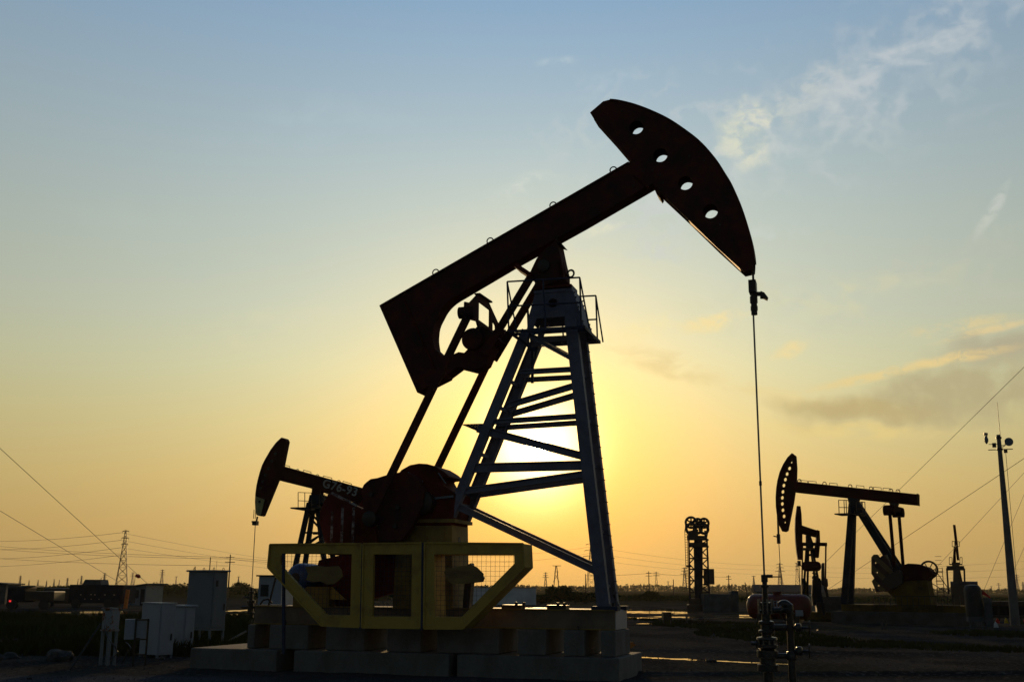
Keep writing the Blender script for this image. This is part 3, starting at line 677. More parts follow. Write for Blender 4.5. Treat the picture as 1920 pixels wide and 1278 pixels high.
def gh(x, y):
    r = math.hypot(x, y)
    h = .030*noise.noise(Vector((x*.5, y*.28, 0))) + .016*noise.noise(Vector((x*1.9, y*1.3, 3)))
    if r < 60: h += .012*noise.noise(Vector((x*5, y*4, 7)))
    h = max(h, -.004) if r < 400 else .02
    n1 = None
    for (cx, cy, hx, hy, t) in PUD:
        dx = x-cx; dy = y-cy-dx*t
        if abs(dx) > hx*2.2 or abs(dy) > hy*3.2: continue
        if n1 is None: n1 = noise.noise(Vector((x*.9, y*.6, 11)))*.55 + noise.noise(Vector((x*3.1, y*2.2, 5)))*.55
        e = math.sqrt((dx/hx)**2+(dy/hy)**2) + n1*.9
        if e < 2.4: h *= sstep((e-1.0)/1.4)
        if e < 1.2: h -= .04*sstep((1.2-e)/.5)
    if 15 < y < 40 and x > 2.5:            # wheel ruts and low banks right of the unit
        h += .07*sstep(1-abs(y-22.6-.1*(x-3))/.5) + .08*sstep(1-abs(y-31+.12*(x-3))/1.0)
    return h
gm = bpy.data.materials.new('ground_soil'); gm.use_nodes = True; t = gm.node_tree; b = t.nodes['Principled BSDF']
def gn(ty, **k):
    n = t.nodes.new(ty)
    for a_, v in k.items(): setattr(n, a_, v)
    return n
geo = gn('ShaderNodeNewGeometry'); GP = geo.outputs['Position']
def gnoise(sc_, det=6, scale3=(1, 1, 1), rough=.6):
    mp = gn('ShaderNodeMapping'); mp.inputs['Scale'].default_value = scale3; t.links.new(GP, mp.inputs[0])
    n = gn('ShaderNodeTexNoise'); n.inputs['Scale'].default_value = sc_; n.inputs['Detail'].default_value = det; n.inputs['Roughness'].default_value = rough; t.links.new(mp.outputs[0], n.inputs['Vector']); return n.outputs[0]
def gmr(v, a_, b_, c_=0, d_=1):
    n = gn('ShaderNodeMapRange', interpolation_type='SMOOTHSTEP'); t.links.new(v, n.inputs[0])
    for i, q in enumerate((a_, b_, c_, d_)): n.inputs[i+1].default_value = q
    return n.outputs[0]
def gmix(f_, a_, b_):
    n = gn('ShaderNodeMix', data_type='RGBA')
    for i, v in ((0, f_), (6, a_), (7, b_)):
        if isinstance(v, tuple): n.inputs[i].default_value = (*v, 1)
        else: t.links.new(v, n.inputs[i])
    return n.outputs[2]
c1 = gmix(gmr(gnoise(.35, 7, (1, .6, 1)), .38, .62), (.056, .052, .048), (.026, .025, .024))
c1 = gmix(gmr(gnoise(9, 4), .5, .7), c1, (.095, .09, .084))
c1 = gmix(gmr(gnoise(.09, 5, (1, .5, 1)), .52, .66), c1, (.042, .044, .022))
sxyz = gn('ShaderNodeSeparateXYZ'); t.links.new(GP, sxyz.inputs[0])
c1 = gmix(gmr(sxyz.outputs[1], 90, 220), c1, (.022, .025, .012))
gr_ = gmix(gmr(gnoise(38, 3), .4, .65), (.095, .10, .115), (.030, .032, .040))
near = gn('ShaderNodeMath', operation='ADD'); t.links.new(sxyz.outputs[1], near.inputs[0])
nz_ = gn('ShaderNodeMath', operation='MULTIPLY'); t.links.new(gnoise(.4, 4), nz_.inputs[0]); nz_.inputs[1].default_value = 5; t.links.new(nz_.outputs[0], near.inputs[1])
c1 = gmix(gmr(near.outputs[0], 24.5, 22.5), c1, gr_)
t.links.new(c1, b.inputs['Base Color']); b.inputs['Specular IOR Level'].default_value = .0
t.links.new(gmr(gnoise(.5, 5), .35, .65, .62, .95), b.inputs['Roughness'])
bp = gn('ShaderNodeBump'); bp.inputs['Strength'].default_value = .8; bp.inputs['Distance'].default_value = .05; t.links.new(gnoise(14, 8, rough=.7), bp.inputs['Height']); t.links.new(bp.outputs[0], b.inputs['Normal'])
azs = [math.radians(a_) for a_ in [-180, -150, -120, -90, -70, -55, -45, -38, -34]] + [math.radians(-31+62*i/330) for i in range(331)] + [math.radians(a_) for a_ in [34, 38, 45, 55, 70, 90, 120, 150]]
rs = [0.5, 2, 4, 6]; r = 8.0
while r < 150: rs.append(r); r *= 1.0095
while r < 2500: rs.append(r); r *= 1.04
gv = []; gf = []
for r in rs:
    for a_ in azs:
        x, y = r*math.sin(a_), r*math.cos(a_); gv.append((x, y, gh(x, y) if y > 0 and r < 400 else 0.0))
na = len(azs)
for i in range(len(rs)-1):
    for j in range(na): gf.append((i*na+j, i*na+(j+1) % na, (i+1)*na+(j+1) % na, (i+1)*na+j))
me = bpy.data.meshes.new('ground'); me.from_pydata(gv, [], gf); me.materials.append(gm)
for p in me.polygons: p.use_smooth = True
me.flip_normals() if me.polygons[5].normal.z < 0 else None
go = bpy.data.objects.new('ground', me); C.objects.link(go); go['kind'] = 'structure'
wm = mat('puddle_water', (.02, .02, .018), .06, spec=.6, n_amt=.1); wb = wm.node_tree
n2 = wb.nodes.new('ShaderNodeTexNoise'); n2.inputs['Scale'].default_value = 2.5; n2.inputs['Detail'].default_value = 4
geo2 = wb.nodes.new('ShaderNodeNewGeometry'); wb.links.new(geo2.outputs['Position'], n2.inputs['Vector'])
bp = wb.nodes.new('ShaderNodeBump'); bp.inputs['Strength'].default_value = .12; bp.inputs['Distance'].default_value = .02; wb.links.new(n2.outputs[0], bp.inputs['Height']); wb.links.new(bp.outputs[0], wb.nodes['Principled BSDF'].inputs['Normal'])
MB().add([(-90, 14, WL), (90, 14, WL), (90, 190, WL), (-90, 190, WL)], [(0, 1, 2, 3)]).build('water', wm, None, kind='structure')
# ------------------------------------------------------------------ distant pumping units
def root(name, label, cat, fr, group=None): return empty(name, label, cat, (fr.O.x, fr.O.y, 0), -fr.a, group)
def beamloops(fr, pts, par, v=0, s=.18):
    f = MB()
    for (xa, ya, xb, yb) in pts:
        a, b = fr.p(xa, ya, v), fr.p(xb, yb, v); up_ = Vector((0, 0, s)); f.path([a, a+up_, b+up_, b], .016, 5)
    return f.build('hand_rail', IRON, par)
# left unit with the white number on its beam
LD = 58.0; LFm = Frame(15, gnd(590, LD)); p_ = LFm.p
lp = root('pumpjack', 'dark pumpjack behind the left side of the big one, number G76-93 on its beam', 'pumpjack', LFm)
hp_ = [(527.5,819.7),(534.6,821.4),(537.3,826.5),(528,873),(519,897.7),(491,966),(488,967),(480.7,965),(478.7,956.7),(478,940),(478.7,925),(480.5,911),(483,899),(486.8,885),(491,872),(497,860),(507,843),(517,829.5)]
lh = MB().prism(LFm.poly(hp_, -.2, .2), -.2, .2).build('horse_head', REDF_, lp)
PALE = mat('pale_yellow_paint', (.42, .38, .16), .6)
MB().prism([LFm.uz(*q, -.22) for q in ((479.7,930),(496,936),(489,966),(481,964.5),(479.2,955))], -.23, -.19).build('painted_tip', PALE, lh)
f = MB()
for q in ((486.6,940),(488,914),(492,902),(497,890),(503,878),(509,864),(516,850)): 
    c = LFm.uz(*q, -.24); f.tube((c[0], -.245, c[1]), (c[0], -.19, c[1]), .075, n=10)
f.build('lightening_hole', BLK, lh)
lb = MB().prism(LFm.poly([(519,873.5),(529,873.5),(665,911.5),(700,921.5),(694,951),(655.7,939),(603,922),(582.5,915),(516,898.5)], -.2, .2), -.2, .2).build('walking_beam', REDF_, lp)
f = MB(); a, b = p_(530,874,0), p_(700,921,0); f.bar((a.x, 0, a.z), (b.x, 0, b.z), .05, .52); f.build('beam_flange', REDF_, lb)
beamloops(LFm, ((529,877,543,880),(569,887,583,891),(606,898,622,902),(643,908,659,913)), lb)
f = MB()
for q in ((557.5,883),(595,893),(635,904)): c = p_(*q, 0); f.ring(c, (.2, 1, 0), .11, .02, 10, 5, 0, 2*math.pi)
f.build('lifting_eye', IRON, lb)
cu = bpy.data.curves.new('number', 'FONT'); cu.body = 'G76-93'; cu.size = .62; cu.extrude = .008; cu.align_x = 'CENTER'; cu.align_y = 'CENTER'; cu.space_character = 1.08; cu.offset = .012
to = bpy.data.objects.new('tmp', cu); C.objects.link(to); bpy.context.view_layer.update()
nm = bpy.data.meshes.new_from_object(to); bpy.data.objects.remove(to)
no = bpy.data.objects.new('number_lettering', nm); C.objects.link(no); nm.materials.append(mat('white_lettering', (.36, .36, .34), .7, n_scale=20)); no.parent = lb
cpos = p_(637.5, 914.3, -.225); a, b = p_(529, 873.5, -.2), p_(665, 911.5, -.2); no.location = cpos; no.rotation_euler = (math.pi/2, math.atan2(a.z-b.z, b.x-a.x), 0)
f = MB().prism(LFm.poly([(585,912),(600,917),(599,928),(584,928)], -.25, .25), -.25, .25).build('saddle_bearing', REDF_, lp)
f = MB().prism(LFm.poly([(580.4,927),(602.8,927),(606,944),(577,944)], -.45, .45), -.45, .45).build('tower_cap', NAVF, lp)
def sup(fr, par, q0, q1, v0, v1, w, name='tower_leg', m=NAVF, h=None):
    a, b = fr.p(*q0, 0), fr.p(*q1, 0); return MB().bar((a.x, v0, a.z), (b.x, v1, max(b.z, -.05)), w, h or w).build(name, m, par)
def grp(fr, a0, b0):
    """extend a leg seen between two points down to the ground"""
    a, b = fr.p(*a0, 0), fr.p(*b0, 0); tt = (a.z-.9)/(a.z-b.z); return a, a.lerp(b, tt)
for (qa, qb, v) in (((580,942),(563,1019), -1), ((588,946),(577.5,1019), 1), ((595,946),(604,1019), -1), ((603,944),(619,1019), 1)):
    a, b = p_(*qa, v*.45), p_(*qb, v*.62); b = a.lerp(b, (a.z-.9)/(a.z-b.z)); MB().bar(a, b, .22, .2).build('tower_leg', NAVF, lp)
for (qa, qb) in (((573,958),(609,958)), ((570,998),(613,998)), ((586,965),(610,990)), ((580,1018),(606,998)), ((575,962),(583,958)), ((586,975),(608,999)), ((572,1019),(606,1000))):
    a, b = p_(*qa, -.5), p_(*qb, -.5); MB().bar(a, b, .09, .08).build('brace', NAVF, lp)
    MB().bar(a+Vector((0, 1.1, 0)), b+Vector((0, 1.1, 0)), .09, .08).build('brace', NAVF, lp)
f = MB(); 
for (x0_, x1_, yt, yb) in ((559, 584, 922.5, 953.5), (599, 617, 926, 953)):
    for v in (-.9, .9):
        for y in (yt, (yt+yb)/2, yb): f.bar(p_(x0_, y, v), p_(x1_, y+1, v), .03 if y < yb else .07)
        for x in (x0_, (x0_+x1_)/2, x1_): f.bar(p_(x, yt, v), p_(x, yb, v), .03)
    a = p_(x0_, yb, 0); b = p_(x1_, yb, 0); f.box((a.x, -.9, a.z-.05), (b.x, .9, a.z+.02))
f.build('service_platform', IRON, lp)
f = MB(); a = p_(478.5,955,0)
for v in (-.09, .09): f.bar((a.x-.02, v, a.z), (p_(477,972,0).x, v, p_(477,972,0).z), .025)
f.build('bridle_cable', IRON, lp)
f = MB(); c = p_(479,978,0); f.box((c.x-.12, -.14, c.z-.17), (c.x+.12, .14, c.z+.05)); f.box((c.x-.2, -.06, c.z-.02), (c.x, .06, c.z+.05)); f.tube((c.x+.05, 0, c.z), (c.x+.1, 0, c.z+.28), .05); f.build('carrier_bar', IRON, lp)
MB().tube((c.x, 0, c.z), (c.x, 0, 1.2), .022).build('polished_rod', STEEL, lp)
# its hidden rear: pitman, crank and base behind the big unit
f = MB(); a = p_(680,925,0); f.box((a.x-.2, -1, a.z-.9), (a.x+.2, 1, a.z-.5)); f.build('equalizer', REDF_, lp)
MB().prism(LFm.poly([(540,1140),(760,1140),(760,1152),(540,1152)], -1.0, 1.0), -1.0, 1.0).build('skid', YELF_, lp)
MB().prism([(a.x-1.5, 1.0), (a.x+1.3, 1.0), (a.x+1.0, 2.8), (a.x-1.0, 2.8)], -.6, .6).build('gearbox_pedestal', YELF_, lp)
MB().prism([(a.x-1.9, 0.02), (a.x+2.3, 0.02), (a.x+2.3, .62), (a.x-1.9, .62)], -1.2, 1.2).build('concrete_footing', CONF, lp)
lc = tag(MB().lathe((0, 0, 0), (0, 0, 1), [(-.05, .16), (.25, .16), (.26, .24), (.36, .24), (.37, .15), (.8, .15), (.81, .22), (.95, .22), (.96, .1), (1.3, .1), (1.31, .16), (1.4, .16), (1.41, .06), (1.6, .06)], 14)
   .tube((-.5, 0, .6), (.5, 0, .6), .07).tube((0, 0, 1.1), (-.45, 0, 1.1), .04).build('wellhead', IRON, None, smooth=True), 'small dark wellhead under the rod of the left pumpjack', 'wellhead')
wl_ = LFm.O + LFm.U*c.x; lc.location = (wl_.x, wl_.y, 0)
# right unit
RD = 60.0; RF = Frame(32, gnd(1600, RD)); p_ = RF.p
rp = root('pumpjack', 'right hand pumpjack with a row of round holes in its horse head', 'pumpjack', RF)
def c7(x, y): return (1240+x/2.789, 820+y/2.789)
hd = [c7(*q) for q in ((685,82),(704,97),(709,160),(707,230),(700,285),(692,340),(680,400),(662,487),(650,493),(635,490),(618,455),(608,410),(602,360),(601,310),(604,265),(610,225),(622,180),(640,140),(662,105))]
hc = [c7(*q) for q in ((682,130),(671,161),(658,190),(649,219),(641,250),(636,283),(633,314),(633,346),(636,379),(642,411),(648,443))]
hr = [.07]+[.12]*9+[.07]
holes = []
for q, r_ in zip(hc, hr): holes.append([(u, z) for u, z in circ(RF.uz(*q, 0), r_*.95, 12)])
rh = MB().prism([RF.uz(*q, 0) for q in hd], -.12, .12, holes).build('horse_head', REDF_, rp)
tb = [c7(*q) for q in ((690,228),(712,230),(1342,296),(1342,354),(1180,338),(1025,321),(700,286))]
rb = MB().prism([RF.uz(*q, -.2) for q in tb], -.2, .2).build('walking_beam', REDF_, rp)
beamloops(RF, [(*c7(x, 232+(x-712)*.095), *c7(x+40, 236+(x-712)*.095)) for x in (725, 770, 880, 1020, 1110, 1160)], rb, s=.12)
f = MB()
for x in (722, 853, 987, 1096, 1200, 1237): q = c7(x, 228+(x-712)*.105); f.ring(p_(*q, 0), (.3, 1, 0), .12, .025, 10, 5)
f.build('lifting_eye', IRON, rb)
a = p_(*c7(1342,325), 0); MB().box((a.x, -.22, a.z-.31), (a.x+.03, .22, a.z+.31)).build('end_plate', YELF_, rb)
MB().prism([RF.uz(*c7(*q), 0) for q in ((980,314),(1035,320),(1025,345),(1000,350),(985,340))], -.25, .25).build('saddle_bearing', NAVF, rp)
for (qa, qb, v0, v1) in ((c7(998,345), c7(957,878), -.2, -.75), (c7(1003,345), c7(990,880), .2, .55)):
    a, b = p_(*qa, v0), p_(*qb, v1); b.z = max(b.z, .95); MB().bar(a, b, .31, .30).build('tower_leg', NAVF, rp)
for s in (-1, 1):
    a, b = p_(*c7(1018,345), 0), p_(*c7(1255,715), 0); MB().bar((a.x, s*.15, a.z), (b.x, s*.5, b.z), .38, .18).build('rear_strut', NAVF, rp)
f = MB()
for (x0_, x1_, yt, yb) in ((927, 985, 326, 402), (1018, 1064, 335, 405)):
    for v in (-.9, .5):
        for y in (yt, (yt+yb)/2, yb): f.bar(p_(*c7(x0_+(v > 0)*28, y), v), p_(*c7(x1_, y+2), v), .035 if y < yb else .08)
        for x in (x0_+(v > 0)*28, (x0_+x1_)/2+10, x1_): f.bar(p_(*c7(x, yt), v), p_(*c7(x+3, yb), v), .035)
a, b = p_(*c7(930,403), 0), p_(*c7(1064,408), 0); f.box((a.x, -.9, a.z-.04), (b.x, .5, a.z+.02)); f.build('service_platform', IRON, rp)
e_ = p_(*c7(1215,372), 0)
ro = MB(); ro.prism([RF.uz(*c7(*q), 0) for q in ((1195,342),(1240,346),(1228,372),(1208,370))], -.2, .2); rq = ro.build('tail_bearing', IRON, rp)
f = MB(); f.box((e_.x-.22, -1.15, e_.z-.18), (e_.x+.22, 1.15, e_.z+.12)); f.lathe((e_.x-.28, -.95, e_.z-.15), (1, 0, 0), [(0, .25), (.56, .25)], 12); f.lathe((e_.x-.28, .95, e_.z-.15), (1, 0, 0), [(0, .25), (.56, .25)], 12); f.build('equalizer', REDF_, rp)
cr_ = p_(*c7(1262,690), 0)
for s in (-1, 1):
    a = p_(*(c7(1195,398) if s < 0 else c7(1243,408)), s*.95); b = p_(*(c7(1217,650) if s < 0 else c7(1266,690)), s*.95); d = b-a
    MB().bar(a, b+d*.10, .15, .12).build('pitman_arm', REDF_, rp)
cwt = [c7(*q) for q in ((1100,625),(1112,611),(1128,610),(1142,628),(1165,615),(1178,612),(1213,700),(1230,720),(1250,735),(1230,760),(1195,800),(1170,798),(1150,805),(1125,805),(1102,750),(1115,735),(1100,710))]
STRP = bpy.data.materials.new('warning_stripes'); STRP.use_nodes = True; t = STRP.node_tree; b = t.nodes['Principled BSDF']; b.inputs['Roughness'].default_value = .6
tcn = t.nodes.new('ShaderNodeTexCoord'); wv = t.nodes.new('ShaderNodeTexWave'); wv.inputs['Scale'].default_value = .9; wv.bands_direction = 'DIAGONAL'; t.links.new(tcn.outputs['Object'], wv.inputs['Vector'])
mr = t.nodes.new('ShaderNodeMath'); mr.operation = 'GREATER_THAN'; mr.inputs[1].default_value = .5; t.links.new(wv.outputs[1], mr.inputs[0])
mx = t.nodes.new('ShaderNodeMix'); mx.data_type = 'RGBA'; mx.inputs[6].default_value = (.04, .012, .01, 1); mx.inputs[7].default_value = (.12, .08, .025, 1); t.links.new(mr.outputs[0], mx.inputs[0]); t.links.new(mx.outputs[2], b.inputs['Base Color'])
hls = [circ(RF.uz(*c7(*q), -.9), .055, 8) for q in ((1120,654),(1128,704),(1189,704),(1136,773))]
MB().prism([RF.uz(*c7(*q), -.9) for q in ((1245,690),(1262,705),(1262,760),(1215,790),(1150,760),(1180,720))], -1.0, -.75).build('crank', IRON, rp)
MB().prism([RF.uz(*q, -.9) for q in cwt], -.98, -.72, hls).build('counterweight', STRP, rp)
MB().prism([RF.uz(*q, -.9) for q in cwt], .72, .98, hls).build('counterweight', STRP, rp)
gp_ = [c7(*q) for q in ((1200,740),(1250,700),(1262,680),(1280,665),(1300,658),(1340,660),(1365,668),(1400,680),(1420,700),(1425,715),(1405,740),(1395,760),(1210,790))]
MB().prism([RF.uz(*q, -.1) for q in gp_], -.5, .5).build('gearbox', REDF_, rp)
f = MB(); c = p_(*c7(1396,690), 0); f.ring((c.x, .15, c.z), (0, 1, 0), .44, .03, 26, 6); f.ring((c.x, .15, c.z), (0, 1, 0), .39, .02, 26, 6)
for k in range(6): tt = k*math.pi/3; f.bar((c.x, .15, c.z), (c.x+math.cos(tt)*.42, .15, c.z+math.sin(tt)*.42), .04)
f.build('belt_wheel', IRON, rp)
MB().prism([RF.uz(*c7(*q), -.1) for q in ((1180,755),(1400,745),(1408,800),(1425,895),(1250,895),(1240,850),(1200,810))], -.55, .6).build('gearbox_pedestal', YELF_, rp)
f = MB(); f.bar(p_(*c7(1428,686), .4), p_(*c7(1520,815), .4), .035); f.bar(p_(*c7(1400,752), .4), p_(*c7(1505,815), .4), .035); f.build('drive_belt', BLK, rp)
f = MB(); a, b = p_(*c7(1110,826), -1.2), p_(*c7(1560,835), -1.2)
for y_ in (a.z, a.z-.45): f.bar((a.x, -1.25, y_), (b.x, -1.25, y_), .035)
for k in range(16): x = a.x+(b.x-a.x)*k/15; f.bar((x, -1.25, a.z), (x, -1.25, .85), .035)
f.build('guard_rail', IRON, rp)
f = MB(); c = p_(*c7(1432,730), .3)
for x in (c.x+.0, c.x+.32): f.bar((x, .6, .8), (x, .6, c.z+.5), .03)
for k in range(12): z = 1.2+k*.2; f.bar((c.x, .6, z), (c.x+.32, .6, z), .02)
f.ring((c.x+.16, .6, c.z+.3), (0, 0, 1), .2, .015, 14, 5); f.ring((c.x+.16, .6, c.z-.2), (0, 0, 1), .2, .015, 14, 5); f.build('access_ladder', IRON, rp)
u0, u1 = RF.uz(*c7(942,890), -1.1)[0], RF.uz(*c7(1598,890), -1.1)[0]
MB().box((u0, -1.1, .62), (u1, 1.1, .95)).build('skid', YELF_, rp)
zb = [(u0-.4, .0), (u1+.3, .0), (u1+.3, .61), (u0-.4, .61)]
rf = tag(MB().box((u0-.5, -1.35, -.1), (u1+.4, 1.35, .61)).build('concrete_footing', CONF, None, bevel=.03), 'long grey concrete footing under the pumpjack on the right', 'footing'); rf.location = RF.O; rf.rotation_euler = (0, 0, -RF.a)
a = p_(*c7(610,410), 0); c = p_(*c7(613,525), 0)
f = MB()
for v in (-.08, .08): f.bar((a.x, v, a.z+.3), (c.x, v, c.z), .05)
f.build('bridle_cable', IRON, rp)
f = MB(); f.box((c.x-.07, -.1, c.z-.3), (c.x+.07, .1, c.z+.22)); f.bar((c.x, 0, c.z+.05), (c.x-.28, 0, c.z+.12), .06); f.build('carrier_bar', IRON, rp)
MB().tube((c.x, 0, c.z), (c.x+.05, 0, 1.0), .022).build('polished_rod', STEEL, rp)
# small three-quarter unit between them
MD = 66.0; MFm = Frame(12, gnd(1525, MD)); p_ = MFm.p
def c6(x, y): return (1440+x/5.329, 930+y/5.329)
mp_ = root('pumpjack', 'smaller pumpjack seen from the front, just right of the red tank', 'pumpjack', MFm)
MB().prism([MFm.uz(*c6(*q), 0) for q in ((285,100),(322,103),(332,180),(337,290),(341,400),(340,550),(337,632),(297,632),(284,560),(272,450),(267,330),(270,220))], -.5, .5).build('horse_head', REDF_, mp_)
mbm = MB().prism([MFm.uz(*c6(*q), 0) for q in ((330,288),(400,312),(470,335),(512,348),(514,400),(470,408),(400,390),(330,372))], -.2, .2).build('walking_beam', REDF_, mp_)
MB().prism([MFm.uz(*c6(*q), 0) for q in ((485,338),(512,348),(516,450),(512,520),(503,613),(466,610),(462,540),(475,440))], -.55, .55).build('tail_weight', REDF_, mp_)
MB().bar(p_(*c6(338,477), 0), p_(*c6(590,479), 0), .20, .2).build('equalizer', REDF_, mp_)
f = MB(); f.bar(p_(*c6(578,480), 0), p_(*c6(574,830), 0), .09); f.build('pitman_arm', REDF_, mp_)
f = MB(); f.bar(p_(*c6(345,480), .4), p_(*c6(340,830), .4), .08); f.build('pitman_arm', REDF_, mp_)
MB().prism([MFm.uz(*c6(*q), 0) for q in ((375,390),(425,395),(440,440),(455,480),(445,545),(378,545))], -.3, .3).build('saddle_bearing', NAVF, mp_)
f = MB().bar(p_(*c6(345,527), 0), p_(*c6(460,527), 0), .10, 1.6); f.build('service_platform', IRON, mp_)
for (qa, qb, v0, v1) in (((385,520),(352,1000), -.3, -1), ((445,520),(530,1000), -.3, -1), ((402,540),(392,1000), .3, 1), ((432,540),(492,1000), .3, 1)):
    a, b = p_(*c6(*qa), v0), p_(*c6(*qb), v1); tt = (a.z-.3)/(a.z-b.z); b = a.lerp(b, min(tt, 2)); MB().bar(a, b, .13, .12).build('tower_leg', NAVF, mp_)
for (qa, qb) in (((385,570),(450,600)), ((450,560),(385,610)), ((445,760),(485,810)), ((485,760),(445,810)), ((440,815),(500,815))):
    MB().bar(p_(*c6(*qa), -.5), p_(*c6(*qb), -.5), .09, .08).build('brace', NAVF, mp_)
c = p_(*c6(433,698), -.9); MB().lathe((c.x-.54, -.9, c.z), (1, 0, 0), [(0, .1), (.03, .18), (.1, .24), (.2, .28), (.88, .28), (.98, .24), (1.05, .18), (1.08, .1)], 20).build('belt_guard', REDF_, mp_, smooth=True)
MB().prism([MFm.uz(*c6(*q), -.2) for q in ((445,830),(460,815),(520,818),(530,850),(530,1080),(450,1090),(440,1000))], -.5, .5).build('gearbox', NAVF, mp_)
MB().prism([MFm.uz(*c6(*q), -.2) for q in ((525,675),(540,665),(555,672),(556,815),(585,825),(592,890),(580,915),(560,905),(525,880))], -1.1, -.8).build('crank', IRON, mp_)
MB().prism([MFm.uz(*c6(*q), -.2) for q in ((332,815),(370,820),(395,900),(380,990),(335,990))], -.4, .4).build('gearbox_pedestal', YELF_, mp_)
f = MB(); f.path([p_(*c6(580,900), -.9), p_(*c6(590,950), -.9), p_(*c6(600,1000), -.9)], .05); f.path([p_(*c6(560,900), -.9), p_(*c6(580,960), -.9), p_(*c6(590,1010), -.9)], .04); f.build('hose', BLK, mp_)
a, b = p_(*c6(345,1100), -1), p_(*c6(665,1100), -1); MB().box((a.x, -1.2, -.05), (b.x, 1.3, .45)).build('skid', YELF_, mp_)
MB().box((a.x+.8, -.8, .45), (b.x-.5, .8, 1.0)).build('engine_housing', IRON, mp_)
c = p_(*c6(318,670), -.1); f = MB(); f.box((c.x-.14, -.1, c.z-.14), (c.x+.06, .1, c.z+.16)); f.bar((c.x-.05, 0, c.z-.05), (c.x+.22, 0, c.z-.22), .06); f.build('carrier_bar', IRON, mp_)
MB().tube((c.x-.05, 0, c.z), (c.x-.05, 0, .3), .022).build('polished_rod', STEEL, mp_)
tag(MB().box((-.9, -.9, 0), (.75, .9, 1.25)).box((-.93, -.93, 1.25), (.78, .93, 1.31)).build('control_cabin', CABD, None), 'dull grey box cabin between the small and the right pumpjack', 'cabin').location = gnd(1549, 68)
# far unit seen end on
FF = Frame(22, gnd(1795, 108)); p_ = FF.p
def c8(x, y): return (1740+x/5.811, 960+y/5.811)
fp = root('pumpjack', 'small far pumpjack seen end on, left of the camera pole', 'pumpjack', FF)
MB().prism([FF.uz(*c8(*q), 0) for q in ((272,140),(300,140),(322,320),(342,520),(315,520),(300,400),(290,300))], -.8, .8).build('horse_head', REDF_, fp)
MB().prism([FF.uz(*c8(*q), 0) for q in ((280,370),(298,375),(305,560),(268,560))], -.3, 2.2).build('walking_beam', REDF_, fp)
MB().prism([FF.uz(*c8(*q), 0) for q in ((262,545),(345,545),(340,610),(265,610))], -.3, .3).build('saddle_bearing', IRON, fp)
f = MB()
for x in (205, 395): f.bar(p_(*c8(x, 608), 0), p_(*c8(x+(8 if x > 300 else 20), 880), 0), .16)
f.bar(p_(*c8(203,607), 0), p_(*c8(395,607), 0), .42); f.build('equalizer', IRON, fp)
f = MB()
for (x0_, x1_, yt, yb) in ((232, 262, 490, 566), (348, 372, 490, 566), (263, 290, 315, 372), (318, 342, 318, 370)):
    for y in (yt, yb): f.bar(p_(*c8(x0_, y), 0), p_(*c8(x1_, y), 0), .06)
    for x in (x0_, x1_): f.bar(p_(*c8(x, yt), 0), p_(*c8(x, yb), 0), .05)
f.bar(p_(*c8(235,566), 0), p_(*c8(375,566), 0), .1, .8); f.build('service_platform', IRON, fp)
for (xa, xb, v) in ((292, 290, -1), (318, 338, -1), (296, 296, 1), (330, 380, 1)):
    a, b = p_(*c8(xa, 610), 0), p_(*c8(xb, 850), 0); tt = (a.z-.2)/(a.z-b.z); b = a.lerp(b, tt); MB().bar((a.x, v*.3, a.z), (b.x, v*.9, b.z), .28).build('tower_leg', IRON, fp)
f = MB()
for y in (650, 685, 720, 760, 800): f.bar(p_(*c8(290, y), 0), p_(*c8(345, y), 0), .12)
f.build('brace', IRON, fp)
a = p_(*c8(250,835), 0); b = p_(*c8(395,920), 0); MB().box((a.x, -1, .2), (b.x, 1, a.z)).lathe((a.x, -.3, (a.z+b.z)/2+.5), (1, 0, 0), [(0, .6), (2.4, .6)], 12).build('gearbox', IRON, fp)
# belt type tower pump
TF = Frame(9, gnd(1310, 91)); p_ = TF.p
def c5(x, y): return (1260+x/6.726, 960+y/6.726)
tp = root('tower_pump', 'dark lattice tower pump with three big pulleys on top', 'pump tower', TF)
f = None
for (x, y, r_, v) in ((240, 135, .50, -.3), (325, 142, .42, 0), (404, 143, .44, -.2)):
    c = p_(*c5(x, y), v); f = MB()
    hh_ = p_(*c5(x, y+95), v); f.ring((c.x, v, c.z+.05), (0, 1, 0), r_-.08, .10, 24, 8); f.ring((hh_.x, v, hh_.z+.15), (0, 1, 0), r_-.12, .12, 20, 8)
    for k in range(6): tt = k*math.pi/3+.5; f.bar((c.x, v, c.z+.05), (c.x+math.cos(tt)*r_*.85, v, c.z+.05+math.sin(tt)*r_*.85), .12)
    for s in (-1, 1): f.bar((c.x+s*(r_-.06), v, c.z), (hh_.x+s*(r_-.08), v, hh_.z), .10)
    f.tube((c.x, v-.1, c.z+.05), (c.x, v+.1, c.z+.05), .16, n=10)
    f.build('pulley', IRON, tp)
f = MB(); a, b = p_(*c5(200, 215), 0), p_(*c5(445, 330), 0)
f.prism([TF.uz(*c5(*q), 0) for q in ((198,240),(330,215),(330,300),(300,330),(200,330))], -.5, .5); f.prism([TF.uz(*c5(*q), 0) for q in ((405,230),(450,240),(452,275),(440,345),(410,345))], -.5, .5); f.bar(p_(*c5(195, 320), 0), p_(*c5(440, 325), 0), .34, 1.1); f.bar(p_(*c5(205,410), 0), p_(*c5(445,412), 0), .35, 1.0); f.build('crown_frame', IRON, tp)
MB().prism([TF.uz(*c5(*q), 0) for q in ((280,330),(385,330),(388,700),(385,1050),(375,1180),(285,1180),(278,700),(272,470))], -.4, .4).build('weight_box', NAVF, tp)
for (qa, qb) in (((212,330),(228,1180)), ((440,330),(475,1160))):
    for v in (-.6, .6): a, b = p_(*c5(*qa), v), p_(*c5(*qb), v); b.z = 0; MB().bar(a, b, .14).build('tower_leg', NAVF, tp)
f = MB()
